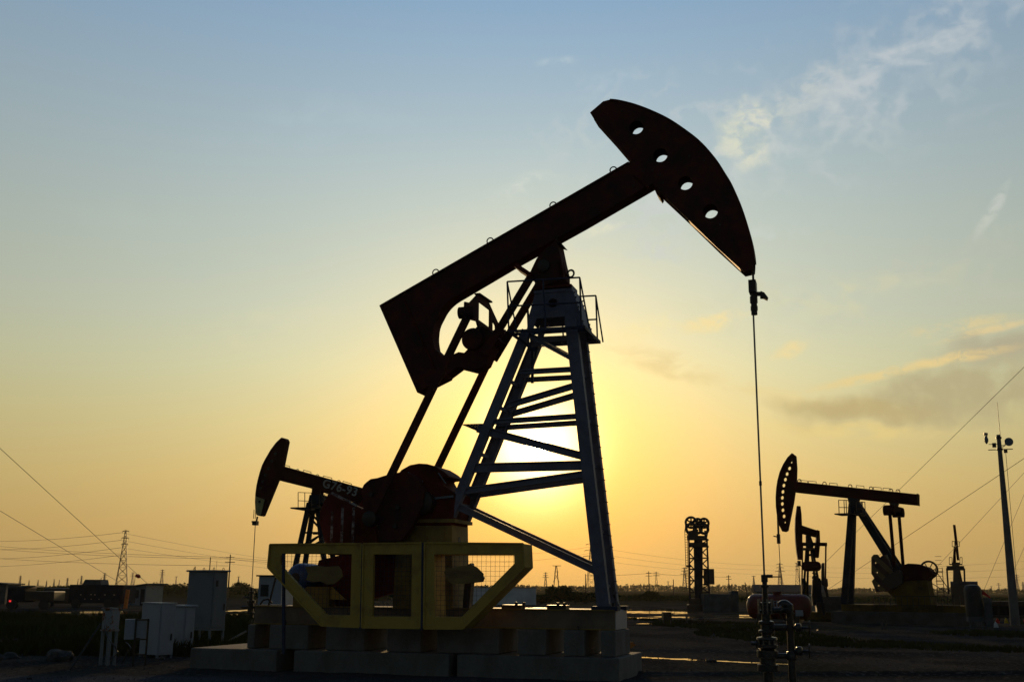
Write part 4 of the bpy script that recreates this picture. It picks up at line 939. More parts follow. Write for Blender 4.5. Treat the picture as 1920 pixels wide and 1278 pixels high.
for (xa, xb, ys) in ((216, 278, (430, 580, 715, 860, 1010)), (388, 462, (345, 430, 575, 715, 910, 1010))):
    for i, y in enumerate(ys):
        f.bar(p_(*c5(xa, y), -.6), p_(*c5(xb, y), -.6), .11)
        if i+1 < len(ys):
            y2 = ys[i+1]; ym = (y+y2)/2
            f.bar(p_(*c5(xa, ym), -.6), p_(*c5(xb, y), -.6), .09); f.bar(p_(*c5(xa, ym), -.6), p_(*c5(xb, y2), -.6), .09)
f.build('lattice_brace', NAVF, tp)
f = MB(); a, b = p_(*c5(160, 215), .2), p_(*c5(182, 960), .2); a2, b2 = p_(*c5(190, 215), .2), p_(*c5(208, 960), .2)
f.bar(a, b, .045); f.bar(a2, b2, .045)
for k in range(24): tt = k/23; f.bar(a.lerp(b, tt), a2.lerp(b2, tt), .035)
f.build('ladder', IRON, tp)
f = MB(); c = p_(*c5(395, 720), 0); d_ = p_(*c5(535, 908), 0); f.box((c.x, -.5, d_.z), (d_.x, .5, c.z+.05)); f.box((p_(*c5(180, 680), 0).x, -.3, p_(*c5(180, 690), 0).z), (p_(*c5(240, 670), 0).x, .2, p_(*c5(180, 665), 0).z)); f.build('drive_box', IRON, tp)
f = MB(); a, b = p_(*c5(190,1150), 0), p_(*c5(500,1150), 0); f.box((a.x, -1.2, -.1), (b.x, 1.2, .5)); f.box((a.x+.2, -.7, .5), (b.x-.6, .7, 1.0)); f.build('skid', IRON, tp)
tag(MB().box((-1.3, -.8, 0), (.9, .8, 1.35)).box((.95, -.6, 0), (1.5, .7, 1.6)).build('equipment_box', CABD, None, bevel=.03), 'low grey equipment boxes at the right foot of the pulley tower', 'equipment box').location = gnd(1346, 90)
# ------------------------------------------------------------------ cabinets on the left
def lbox(f, a, b): return f.box(a, b)
def cabinet(name, label, cat, xc, ybot, xl, xr, yt, yb, ang, wl, wr, m, cap=True, legs=True, door=True):
    """box seen on its corner: wl = width of the left face, wr = width of the right face; placed with its near corner at column xc"""
    D_ = dist(xc, ybot); o = gnd(xc, D_); zt = at(xc, yt, D_).z; zb = at(xc, yb, D_).z
    rt = empty(name, label, cat, (o.x, o.y, 0), rad(ang))
    # local: near corner at origin, right face along +x, left face along +y
    MB().box((0, 0, zb), (wr, wl, zt)).build('body', m, rt, bevel=.012)
    if cap: MB().box((-.05, -.05, zt), (wr+.05, wl+.05, zt+.045)).build('roof', m, rt, bevel=.01)
    if door:
        d = MB().box((.04, -.012, zb+.05), (wr-.04, -.001, zt-.04)).build('door', m, rt)
        MB().box((wr-.10, -.035, (zt+zb)/2-.25), (wr-.075, -.012, (zt+zb)/2-.10)).build('door_handle', BLK, d)
        for hz_ in (.15, .5, .85): MB().tube((.035, -.016, zb+(zt-zb)*hz_-.04), (.035, -.016, zb+(zt-zb)*hz_+.04), .012, n=6).build('hinge', m, d)
        for k in range(5): MB().box((-.008, wl*.3, zb+.18+k*.035), (-.0005, wl*.7, zb+.195+k*.035)).build('vent_louvre', m, rt)
    if legs:
        for (x, y) in ((.03, .03), (wr-.03, .03), (.03, wl-.03), (wr-.03, wl-.03)):
            MB().box((x-.025, y-.025, -.05), (x+.025, y+.025, zb)).build('leg', CABG, rt)
    return rt, zb, zt
tall, zb, zt = cabinet('switch_cabinet', 'tall grey switch cabinet on legs with a flat roof and lifting eyes', 'cabinet', 398, 1219, 350, 428, 1071, 1178, 0, .98, .50, CABG)
tall.rotation_euler[2] = rad(55)
f = MB(); f.box((.0, .0, zb-.05), (.50, .98, zb-.001)); f.build('base_frame', CABG, tall)
f = MB()
for (x, y) in ((.1, .1), (.42, .1), (.1, .88), (.42, .88)): f.ring((x, y, zt+.07), (1, 0, 0), .035, .008, 10, 5)
f.tube((.25, .45, zt+.04), (.25, .45, zt+.38), .012).tube((.35, .3, zt+.04), (.35, .3, zt+.30), .004).tube((.05, .8, zt+.04), (.05, .8, zt+.14), .012); f.build('antenna', IRON, tall)
MB().box((.10, -.016, zt-.38), (.18, -.0125, zt-.22)).build('warning_plate', BLK, tall)
t2, zb2, zt2 = cabinet('switch_cabinet', 'pale cabinet in the middle with a lean-to top, behind the small meter box', 'cabinet', 303, 1233, 268, 334, 1131, 1228, 0, .75, .42, CABW, cap=False)
t2.rotation_euler[2] = rad(50); 
MB().prism([(-.02, zt2), (.44, zt2), (.44, zt2+.02), (-.02, zt2+.02)], -.02, .78).build('roof', CABW, t2)
t3, zb3, zt3 = cabinet('switch_cabinet', 'shorter pale cabinet with a black latch between the middle and the tall cabinet', 'cabinet', 349, 1225, 331, 371, 1137, 1216, 0, .50, .31, CABW, cap=True, door=True)
t3.rotation_euler[2] = rad(50)
mbx = empty('meter_box', 'small pale meter box on a dark angle iron stand', 'meter box', gnd(258, 23.6), rad(20)); D_ = 23.6
zt_, zb_ = at(258, 1160, D_).z, at(258, 1198, D_).z
MB().box((-.19, 0, zb_), (.02, .16, zt_)).build('body', CABW, mbx, bevel=.006); MB().box((.04, .02, zb_+.03), (.24, .1, zt_-.02)).build('front_panel', CABW, mbx)
f = MB()
for x in (0.02, .26): f.box((x-.02, -.02, -.05), (x+.02, .0, zt_+.01))
for z in (zt_-.01, zb_, zb_-.3): f.box((.0, -.02, z-.015), (.28, 0, z+.015))
f.build('stand', IRON, mbx)
rb_, zb4, zt4 = cabinet('junction_box', 'rusty white junction box on four pale legs beside a slanting prop', 'junction box', 213, 1247, 190, 226, 1141, 1180, 0, .31, .21, RUSTW, cap=False, door=False)
rb_.rotation_euler[2] = rad(55)
MB().box((-.02, -.02, zt4), (.23, .33, zt4+.02)).build('lid', RUSTW, rb_); MB().box((-.015, -.015, zb4-.03), (.225, .325, zb4)).build('base_frame', RUSTW, rb_)
def gp(px, y): return gnd(px, dist(px, y))
f = MB(); a = gp(146, 1254); b = at(189, 1168, a.y+.7); f.tube(a, b, .022); tag(f.build('prop_pole', BLK, None), 'thin dark pole leaning against the rusty junction box', 'pole')
f = MB(); pts = [at(196, 1172, 23), at(200, 1190, 22.8), at(208, 1203, 22.6), at(216, 1212, 22.5), at(221, 1222, 22.5), gp(219, 1238)]; f.path(pts, .011, 6); tag(f.build('cable', BLK, None), 'black cable drooping from the rusty junction box to the ground', 'cable')
f = MB(); a = gp(240, 1243); f.tube(a, at(241, 1218, a.y), .015); b = at(241, 1221, a.y); f.path([b, at(246, 1214, a.y), at(240, 1206, a.y+.2), at(236, 1203, a.y+.3)], .01, 6); tag(f.build('conduit_stub', BLK, None), 'short dark conduit with a bent wire between junction box and meter box', 'conduit')
f = MB(); a = gp(405, 1218); b = at(461, 1183, a.y+1.5); f.tube(a, b, .03); tag(f.build('slanted_pipe', WOODY, None), 'grey pipe slanting from the tall cabinet to the concrete blocks', 'pipe')
# small pole with a red marker, sheds and long trailer on the left
def bldg(name, label, cat, px, y, wpx, hpx, depth, m, mr, ang=0, lean=0.0, D_=None):
    D_ = D_ or dist(px, y); s = D_/2131; w, h = wpx*s, hpx*s; o = gnd(px, D_); rt = empty(name, label, cat, (o.x, o.y, 0), rad(ang))
    MB().prism([(-w/2, -.1), (w/2, -.1), (w/2, h), (-w/2, h-lean)], 0, depth).build('wall', m, rt)
    MB().prism([(-w/2-.25, h-lean), (w/2+.25, h+lean*.1), (w/2+.25, h+lean*.1+.12), (-w/2-.25, h-lean+.12)], -.3, depth+.3).build('roof', mr, rt)
    return rt, w, h
sh1, w, h = bldg('guard_hut', 'small blue grey hut with a sloping roof right of the dark trailer', 'hut', 257, 1134, 36, 37, 3, CABG, CABD, ang=-12, lean=.25)
MB().box((-w*.05, -.02, h*.35), (w*.12, -.003, h*.75)).build('window', BLK, sh1); MB().box((w*.22, -.02, 0), (w*.45, -.003, h*.8)).build('door', NAVF, sh1)
sh2, w, h = bldg('guard_hut', 'pale hut cut off by the left edge of the picture', 'hut', -14, 1132, 50, 36, 3, CABD, CABD, lean=-.1)
MB().box((w*.1, -.02, h*.3), (w*.3, -.003, h*.7)).build('window', BLK, sh2)
f = MB(); D_ = dist(238, 1140); a, b = gnd(237.5, D_), None; f.tube(a+Vector((0, 0, .0)), at(240, 1105, D_), .15, n=10); tag(f.build('bollard_post', mat('sun_bright_orange', (.8, .22, .02), .6, n_scale=1.2, col2=(.5, .10, .02)), None), 'orange post, coloured as if sunlit, in front of the blue grey hut', 'post')  # orange made extra bright to carry the sunlight on the post
f = MB(); Dm = dist(262, 1138); a = at(249, 1100, Dm); b = at(254, 1078, Dm); f.tube(gnd(247, Dm), b, .02); o = tag(f.build('marker_pole', IRON, None), 'thin pole carrying a red float above the hut roof', 'pole')
f = MB(); c = at(260, 1079, Dm); f.lathe(c-Vector((.25, 0, -.08)), (1, 0, -.45), [(0, .03), (.06, .11), (.18, .16), (.34, .14), (.44, .05)], 12); f.build('red_float', REDF, o, smooth=True)
# long dark trailer / tank with reflectors
Dt = 86.0; o = gnd(180, Dt); tr_ = empty('tank_trailer', 'long dark trailer with a row of small reflectors across the field', 'trailer', (o.x, o.y, 0), rad(-4)); s_ = Dt/2131
MB().box((-2.1, 0, .35), (2.15, 2.4, 1.72)).build('body', NAVF, tr_, bevel=.05); MB().box((-4.2, .2, .3), (-2.1, 2.2, 1.45)).build('cab', IRON, tr_, bevel=.1)
for x in (-3.6, -1.5, 1.0, 1.6): MB().lathe((x, -.02, .36), (0, 1, 0), [(0, .34), (.3, .34)], 16).build('wheel', BLK, tr_)
REFL = mat('reflector', (.8, .6, .4), .3)
for i, (x, z, rr) in enumerate([(-1.15, .98, .045), (-.35, 1.0, .04), (-.05, .98, .05), (.72, .98, .055), (1.45, .98, .05), (-.8, .66, .04), (-.3, .66, .04), (.3, .66, .035)]):
    MB().box((x-rr, -.015, z-rr*.6), (x+rr, -.002, z+rr*.6)).build('reflector', REFL, tr_)
MB().prism([(-1.3, 1.72), (.2, 1.72), (.1, 2.1), (-1.1, 2.1)], .4, 1.8).build('hatch', CABD, tr_)
# second vehicle: dark lorry further left
Dl = 78.0; o = gnd(38, Dl); lo2 = empty('parked_lorry', 'dark lorry with a glinting roof and red tail lamp at far left', 'lorry', (o.x, o.y, 0), 0)
MB().box((-.9, 0, .5), (.3, 2, 1.55)).build('cab', NAVF, lo2, bevel=.12); MB().box((.3, .1, .6), (2.3, 2.1, 1.25)).build('cargo_bed', IRON, lo2, bevel=.05); MB().box((-.2, .3, 1.55), (.9, 1.7, 1.63)).build('roof_rack', STEEL, lo2)
for x in (-.5, 1.7): MB().lathe((x, -.02, .36), (0, 1, 0), [(0, .36), (.3, .36)], 16).build('wheel', BLK, lo2)
MB().box((-.68, -.03, .52), (-.54, -.005, .64)).build('tail_lamp', GLASS, lo2)
# red oil tank, right
Dk = 59.5; TK = Frame(24, gnd(1462, Dk)); tk = root('oil_tank', 'red horizontal storage tank with white lettering marks behind the wellhead', 'tank', TK)
q = TK.p(1401,1140,0); q2 = TK.p(1522,1140,0); zt = TK.p(1450,1113,0).z; zb = TK.p(1450,1160,0).z; r_ = (zt-zb)/2; zc = (zt+zb)/2; ln = q2.x-q.x
TKM = mat('tank_red', (.13, .022, .016), .5, spec=.3, n_scale=1.2, col2=(.07, .02, .015))
MB().lathe((q.x, 0, zc), (1, 0, 0), [(0, .05), (.03, r_*.45), (.12, r_*.78), (.28, r_*.95), (.45, r_), (ln-.45, r_), (ln-.28, r_*.95), (ln-.12, r_*.78), (ln-.03, r_*.45), (ln, .05)], 36).build('tank_shell', TKM, tk, smooth=True)
for x in (q.x+.7, q2.x-.7): MB().box((x-.12, -r_*.8, -.05), (x+.12, r_*.8, zc-r_*.6)).build('saddle_support', IRON, tk)
f = MB(); f.lathe((q.x+1.6, 0, zc+r_-.03), (0, 0, 1), [(0, .22), (.12, .22), (.12, .27), (.16, .27)], 14); f.build('manhole', TKM, tk)
f = MB(); 
for k, (x, w) in enumerate(((.0, .16), (.2, .13), (.38, .1), (.54, .15), (.74, .12))):
    for z in (-.12, 0, .12):
        f.box((q.x+1.25+x, -r_*.985-.012, zc+.16+z-.025), (q.x+1.25+x+w, -r_*.985+.05, zc+.16+z+.025))
    f.box((q.x+1.25+x+w*.4, -r_*.985-.014, zc+.02), (q.x+1.25+x+w*.4+.03, -r_*.985+.05, zc+.31))
f.build('painted_characters', CABW, tk)
MB().box((q2.x-.72, -r_-.02, zc-.45), (q2.x-.35, -r_+.12, zc-.15)).build('notice_plate', CABW, tk)
# camera pole
Dp = dist(1898, 1172); PF = Frame(23.7, gnd(1898, Dp)); p_ = PF.p; pole = root('camera_pole', 'tall tapering concrete pole with camera, dish and thin antenna at the right', 'pole', PF)
zt = p_(1866.5, 815, 0).z
MB().tube((0, 0, -.1), (0, 0, zt), .235, .098, n=20).build('pole_shaft', CONC, pole, smooth=True)
f = MB(); f.lathe((0, 0, zt), (0, 0, 1), [(-.22, .12), (-.2, .14), (-.12, .14), (-.1, .12)], 16); f.lathe((0, 0, zt-.7), (0, 0, 1), [(-.1, .15), (.0, .15)], 16); f.build('clamp_band', IRON, pole)
MB().tube((.08, 0, zt-.1), (.08, 0, p_(1864, 754, 0).z), .018, .010, n=6).build('antenna_rod', IRON, pole)
def pz(y): return p_(1870, y, 0).z
f = MB(); f.bar((-.55, 0, pz(842.5)), (.62, 0, pz(842.5)), .04); f.bar((-.5, 0, pz(832)), (0, 0, pz(832)), .03); f.bar((.0, 0, pz(835)), (.3, 0, pz(835)), .03); f.build('cross_arm', IRON, pole)
c = (-.60, 0, pz(831)); f = MB(); f.lathe(c, (0, 0, 1), [(0, .03), (.04, .05), (.14, .10), (.28, .10), (.32, .07), (.42, .07)], 14); f.tube((-.52, 0, pz(813)), (-.70, -.05, pz(812)), .075, n=12); f.build('surveillance_camera', CABG, pole, smooth=True)
MB().box((-.34, -.08, pz(838)), (-.15, .08, pz(830))).build('control_box', IRON, pole)
f = MB(); zc = pz(829); f.lathe((.46, -.1, zc), (0, 1, 0), [(0, .21), (.04, .215), (.14, .17), (.2, .06)], 24); f.build('dish_antenna', CABG, pole, smooth=True)
f = MB(); f.ring((.12, 0, zc-.08), (0, 1, 0), .16, .02, 14, 5, 0, math.pi*1.2); f.build('cable_loop', BLK, pole)
MB().box((.18, -.07, pz(849)), (.36, .07, pz(843))).build('junction_box', IRON, pole)
f = MB(); f.tube((.27, 0, zc-.5), (.24, -.24, 1.2), .012); f.build('down_cable', BLK, pole)
# bits beside the right unit
o = gp(1826, 1178); tkp = empty('generator_cowl', 'upright black cowl on a grey box stand, left of the camera pole', 'generator', (o.x, o.y, 0), rad(-10)); s_ = o.y/2131
MB().lathe((0, .3, 22*s_), (0, 0, 1), [(0, .36), (1.15, .38), (1.28, .36), (1.38, .28), (1.42, .1)], 20).build('cowl', BLK, tkp, smooth=True)
MB().box((-.34, -.05, 12*s_), (.34, .5, 22*s_)).build('box', CABD, tkp); 
for x in (-.26, .26): MB().box((x-.03, 0, 0), (x+.03, .06, 12*s_)).build('leg', CABD, tkp)
MB().box((.4, .1, .1), (.75, .6, 1.35)).build('side_cabinet', CABD, tkp)
o = gnd(1885, 66); ft = empty('pipe_trough', 'long low dark metal trough behind the foot of the camera pole', 'trough', (o.x, o.y, 0), rad(-8))
MB().box((-2.0, 0, .15), (5, 1.2, .30)).build('lower_rail', IRON, ft); MB().box((-2.0, 0, .85), (5, 1.2, 1.12)).build('upper_rail', IRON, ft); MB().box((-2.0, .6, .3), (5, .7, .85)).build('panel', NAVF, ft)
f = MB()
for x in (-1.9, -.5, 1.0, 2.5): f.box((x, -.02, 0), (x+.08, .08, 1.0))
f.build('post', IRON, ft)
for i, (x, y, m_, l_) in enumerate(((1866, 1168, REDF, 'red rag lying left of the foot of the camera pole'), (1882, 1168, YELF, 'yellow rag lying just left of the foot of the camera pole'), (1862, 1176, WHITE, 'pale stick end lying near the black cowl'), (1911, 1170, MATS['foliage'], 'green rag right of the camera pole'), (1917, 1169, REDF, 'red rag at the right edge of the picture'))):
    o = gp(x, y); f = MB(); w = .11
    f.prism([(-w, 0), (w, 0), (w*.4, .2), (-w*.3, .28), (-w*.9, .12)], -.02, .02); tag(f.build('rag', m_, None), l_, 'rag').location = o + Vector((0, 0, .01))
for (x, y, flip, lb_) in ((1841, 1104, 1, 'red and dark pennant on a pole left of the camera pole'), ):
    D_ = 80; f = MB(); f.tube(gnd(x-2, D_), at(x, y, D_), .03); o = tag(f.build('flag_pole', IRON, None), lb_, 'flag'); a = at(x-1, y+4, D_)
    MB().prism([(a.x, a.z-.05), (a.x+.12, a.z+.08), (a.x+.65, a.z-.42), (a.x+.55, a.z-.45), (a.x+.05, a.z-.2)], D_-.01, D_+.01).build('pennant', REDF, o)
# yellow marker flag, posts and stub pipes in the yard
D_ = dist(1185, 1226); a = at(1183, 1203, D_); f = MB(); f.prism([(a.x-.02, a.z), (a.x+.05, a.z+.005), (a.x+.13, a.z-.07), (a.x+.0, a.z-.15), (a.x-.02, a.z-.15)], D_-.006, D_+.006); o = tag(f.build('marker_flag', ORG, None), 'small yellow triangular flag just right of the concrete blocks', 'flag')
MB().box((a.x-.035, D_-.01, -.05), (a.x-.02, D_+.01, a.z)).build('flag_stick', WOODY, o)
def posty(name, lab, cat, px, y, w, hpx, m=IRON):
    D_ = dist(px, y); h = hpx*D_/2131; f = MB().tube((0, 0, -.05), (0, 0, h), w/2, w/2*.9, n=8); f.box((-w*.8, -w*.3, h-.03), (w*.8, w*.3, h+.03)); o = tag(f.build(name, m, None), lab, cat); o.location = gnd(px, D_); return o
rt = empty('steel_table', 'small dark steel table standing in the muddy yard', 'table', gp(1249, 1170), rad(8)); MB().box((-.2, -.15, .22), (.2, .2, .58)).build('tray', IRON, rt)
for x in (-.18, .18): MB().box((x-.03, -.1, -.05), (x+.03, -.04, .22)).build('leg', IRON, rt)
posty('marker_post', 'short thin post in the muddy yard right of the steel table', 'post', 1286, 1169, .08, 13); 
rt = empty('pipe_hoop', 'low dark pipe hoop in the muddy yard right of the thin post', 'pipe', gp(1313, 1170), 0); f = MB(); f.path([(-.14, 0, -.05), (-.14, 0, .27), (.14, 0, .27), (.14, 0, -.05)], .04, 8); f.build('hoop', IRON, rt)
for x, lb_ in ((1650, 'left stub of the two pale pipe stubs in front of the right footing'), (1657, 'right stub of the two pale pipe stubs in front of the right footing')):
    posty('pipe_stub', lb_, 'pipe', x, 1180, .10, 18, CONF)
# warehouses
Dw = 230; o = gnd(1484, Dw); w = 128*Dw/2131; wh_ = empty('warehouse', 'long low white warehouse with a pale roof, far behind the red tank', 'warehouse', (o.x, o.y, 0), rad(-6))
WALLW = mat('pale_wall', (.14, .135, .13), .8, n_amt=.2)
MB().prism([(-w/2, -.5), (w/2, -.5), (w/2, 1.4), (-w/2, 1.4)], 0, 9).build('wall', WALLW, wh_); MB().prism([(-.5, 1.4), (9.5, 1.4), (4.5, 2.9)], -w/2-.4, w/2+.4, fn=lambda u, v, z: (v, u, z)).build('roof', mat('pale_roof', (.12, .11, .10), .9, spec=0), wh_)
for i in range(10): x = -w/2+1+i*(w-2)/9.5; MB().box((x-.5, -.03, .55), (x+.5, -.005, 1.05)).build('window', WHITE, wh_)
o = gnd(945, 120); w2 = 120*120/2131; wb_ = empty('white_shed', 'low white shed seen behind the right end of the yellow guard', 'shed', (o.x, o.y, 0), 0)
MB().box((-w2/2, 0, -.3), (w2/2, 5, 1.75)).build('wall', WHITE, wb_); MB().box((-w2/2-.1, -.1, 1.75), (w2/2+.1, 5.1, 1.82)).build('roof', CABG, wb_)
o = gnd(506, 40); cb_ = empty('site_cabin', 'small pale site cabin peeking out left of the yellow guard', 'cabin', (o.x, o.y, 0), rad(-8))
MB().box((-.42, 0, .1), (.42, 1.6, 1.98)).build('wall', CABW, cb_); MB().box((-.5, -.08, 1.98), (.5, 1.7, 2.03)).build('roof', IRON, cb_); MB().box((-.33, -.03, 1.3), (-.05, -.003, 1.7)).build('window', BLK, cb_)
# rocks
def rock(px, y, w, h, lab, m=ROCK):
    D_ = dist(px, y); bm = bmesh.new(); bmesh.ops.create_icosphere(bm, subdivisions=3, radius=1); o_ = Vector((px*.37, y*.11, 0))
    for v in bm.verts:
        n_ = noise.noise(v.co*1.1+o_)*.5+noise.noise(v.co*2.6+o_)*.2; v.co *= 1+n_; v.co = Vector((v.co.x*w/2, v.co.y*w/2.3, max(v.co.z, -.3)*h*.7))
    me = bpy.data.meshes.new('rock'); bm.to_mesh(me); bm.free(); me.materials.append(m); o = bpy.data.objects.new('rock', me); C.objects.link(o); o.location = gnd(px, D_)+Vector((0, 0, h*.1)); tag(o, lab, 'rock')
rock(2, 1238, .34, .22, 'pale rock cut off by the left edge of the picture'); rock(34, 1234, .42, .16, 'low dark rock second from the left edge'); rock(124, 1238, .55, .30, 'largest pale rock left of the slanting pole')
rock(313, 1236, .14, .10, 'little stone under the middle pale cabinet'); rock(1330, 1240, .22, .08, 'flat stone beside the thin puddle right of the pump')
rock(72, 1272, .10, .05, 'pebble near the bottom left corner of the picture'); rock(290, 1262, .07, .04, 'pebble on the gravel below the pale cabinets')
# guy wires
def wire(name, a, b, r, lab, cat, group=None, sag=0.0, n=12, m=IRON):
    pts = [a.lerp(b, k/n) - Vector((0, 0, sag*4*(k/n)*(1-k/n))) for k in range(n+1)]
    return tag(MB().path(pts, r, 5).build(name, m, None), lab, cat, group)
def thru(p0, D0, p1, D1, ext): a, b = at(*p0, D0), at(*p1, D1); return a, a.lerp(b, ext)
for p0, D0, p1, D1, lab in (((288,1104),74,(0,840),50,'upper left guy wire running down behind the lattice tower'), ((222,1090),80,(0,957),58,'lower left guy wire ending at the lattice tower foot'),
      ((1535,1066),95,(1920,688),60,'steepest long guy wire rising behind the right pumpjack to the upper right'), ((1550,1106),88,(1920,859),56,'second long guy wire crossing behind the right pumpjack legs'),
      ((1745,1075),90,(1920,886),62,'guy wire rising between the two right pumpjacks'), ((1843,1110),80,(1920,927),60,'guy wire rising from the pennant past the camera pole'), ((1888,1100),80,(1920,1026),66,'shortest guy wire right of the camera pole')):
    a, b = thru(p0, D0, p1, D1, 1.15); wire('guy_wire', a, b, .013, lab, 'wire')
# pylons
def pylon(px, ytop, kind, lab, D_=None, Hm=38, group='lattice pylons on the horizon', w=.14):
    hy = 1104+.007*(px-960); D_ = min(2250, D_ or 2131*(Hm-1.6)/(hy-ytop)); hgt = (hy-ytop)*D_/2131+1.6; f = MB(); k = hgt/38; bw = 3.4*k; t_ = max(w*k, D_/2131*(.95 if D_ < 400 else .6))
    rt = empty('power_pylon', lab, 'pylon', gnd(px, D_), rad((px*7) % 30-15), group)
    nseg = 9 if D_ < 1500 else 5
    def cs(z): z = z/hgt; return bw*(1-z)**1.15+.45*k
    zs = [hgt*(1-(1-i/nseg)**1.25) for i in range(nseg+1)]
    for sx, sy in ((-1, -1), (1, -1), (1, 1), (-1, 1)):
        for a, b in zip(zs, zs[1:]): f.bar((sx*cs(a), sy*cs(a), a), (sx*cs(b), sy*cs(b), b), t_)
    for a, b in zip(zs, zs[1:]):
        for (p, q) in (((-1, -1), (1, -1)), ((1, -1), (1, 1)), ((1, 1), (-1, 1)), ((-1, 1), (-1, -1))):
            f.bar((p[0]*cs(a), p[1]*cs(a), a), (q[0]*cs(b), q[1]*cs(b), b), t_*.6); f.bar((q[0]*cs(a), q[1]*cs(a), a), (p[0]*cs(b), p[1]*cs(b), b), t_*.6); f.bar((p[0]*cs(b), p[1]*cs(b), b), (q[0]*cs(b), q[1]*cs(b), b), t_*.6)
    f.build('mast', IRON, rt)
    arms = {'T': ((.99, 5.5),), 'D': ((.72, 6.5), (.84, 5.2), (.96, 4.2)), 'S': ((.78, 2.0), (.88, 2.2), (.99, 2.0)), 'C': ((.80, 7.5), (.94, 6.0))}[kind]
    for (zz, wa) in arms:
        g_ = MB(); wa *= k; z = zz*hgt
        for s in (-1, 1):
            g_.bar((0, 0, z), (s*wa, 0, z+.1*k), t_); g_.bar((0, 0, z+1.0*k), (s*wa, 0, z+.1*k), t_*.7); g_.bar((s*wa*.95, 0, z-1.0*k), (s*wa*.95, 0, z+.1*k), t_*.7)
        g_.build('cross_arm', IRON, rt)
    return rt
pylon(227, 996, 'S', 'tallest lattice pylon, left, where two guy wires meet', D_=330, group=None)
pylon(1109, 1018, 'D', 'tall lattice pylon seen through the foot of the pump tower', D_=640, group=None)
for px, yt, kd, lb_ in ((36,1079,'D','lone pylon nearest the left edge'), (53,1088,'T',''), (70,1087,'S',''), (100,1086,'T',''), (110,1087,'S',''), (125,1083,'D','pylon above the middle of the dark trailer'), (145,1085,'S',''), (151,1079,'D','taller of the two close pylons above the trailer end'),
        (188,1083,'S',''), (194,1074,'D','pylon just left of the tallest lattice pylon'), (247,1073,'D','pylon just right of the tallest lattice pylon'), (302,1068,'D','three armed pylon midway between hut and tall cabinet'), (329,1081,'T','small pylon just left of the tall cabinet'), (446,1081,'T','small pylon just right of the tall cabinet'),
        (1023,1073,'D','faint pylon right of the yellow guard'), (1231,1072,'C','wide armed pylon between utility poles in the centre'), (1253,1090,'T',''), (1284,1064,'D','faint pylon touching the ladder of the pulley tower'), (1414,1080,'T','thin pylon above the left end of the red tank'),
        (1464,1056,'D','slim pylon behind the wellhead handle'), (1496,1056,'S','pylon rising over the warehouse roof by the small pumpjack'), (1816,1091,'C','pylon seen between cowl and far pumpjack'), (1859,1099,'T',''), (1873,1093,'C','wide armed pylon left of the camera pole'),
        (1908,1077,'D','tall pylon right of the camera pole'), (1919,1091,'D','pylon cut off by the right edge'), (1834,1099,'T',''), (166,1088,'T',''), (86,1088,'S','')):
    pylon(px, yt, kd, lb_ or 'tiny pylon on the far horizon', Hm=30 if lb_ else 20, group='lattice pylons on the horizon' if lb_ else 'tiny pylons on the far horizon')
def upole(px, yt, lab, D_, arm=True, lean=0.0, name='utility_pole'):
    hy = 1104+.007*(px-960); h = (hy-yt)*D_/2131+1.6; rt = empty(name, lab, 'utility pole', gnd(px, D_)); rt.rotation_euler = (0, rad(lean), 0)
    t_ = max(.14, D_/2131*.55); MB().tube((0, 0, -.3), (0, 0, h), t_, t_*.6, n=8).build('pole_shaft', IRON, rt)
    if arm:
        for z, w in ((h*.93, 1.0), (h*.82, 1.2)): MB().bar((-w*h/10, 0, z), (w*h/10, 0, z), t_*.8).build('cross_arm', IRON, rt)
upole(428, 1040, 'utility pole with cross arms rising beside the tall cabinet', 190); upole(1217, 1071, 'utility pole with a short cross arm right of the pump tower foot', 260, True); upole(1263, 1086, 'bare thin pole left of the pulley tower', 260, False)
upole(1367, 1078, 'utility pole right of the pulley tower', 250, True); upole(1402, 1091, 'thin leaning pole above the left end of the red tank', 250, False, -9); upole(1098, 1076, 'bare pole left of the tall centre pylon', 250, False)
# A-frame mast
D_ = 300; o = gnd(1043, D_); af = empty('a_frame_mast', 'slim A shaped mast over the bushes right of the yellow guard', 'mast', o); h = (1104.6-1061)*D_/2131+1.6
f = MB()
for s in (-1, 1): f.bar((s*.9, 0, -.3), (s*.12, 0, h), .22); f.bar((s*.85, 0, h*.45), (-s*.5, 0, h*.75), .1)
f.bar((-1.0, 0, h), (1.3, 0, h), .14).bar((-.5, 0, h*.8), (.6, 0, h*.8), .14); f.build('frame', IRON, af)
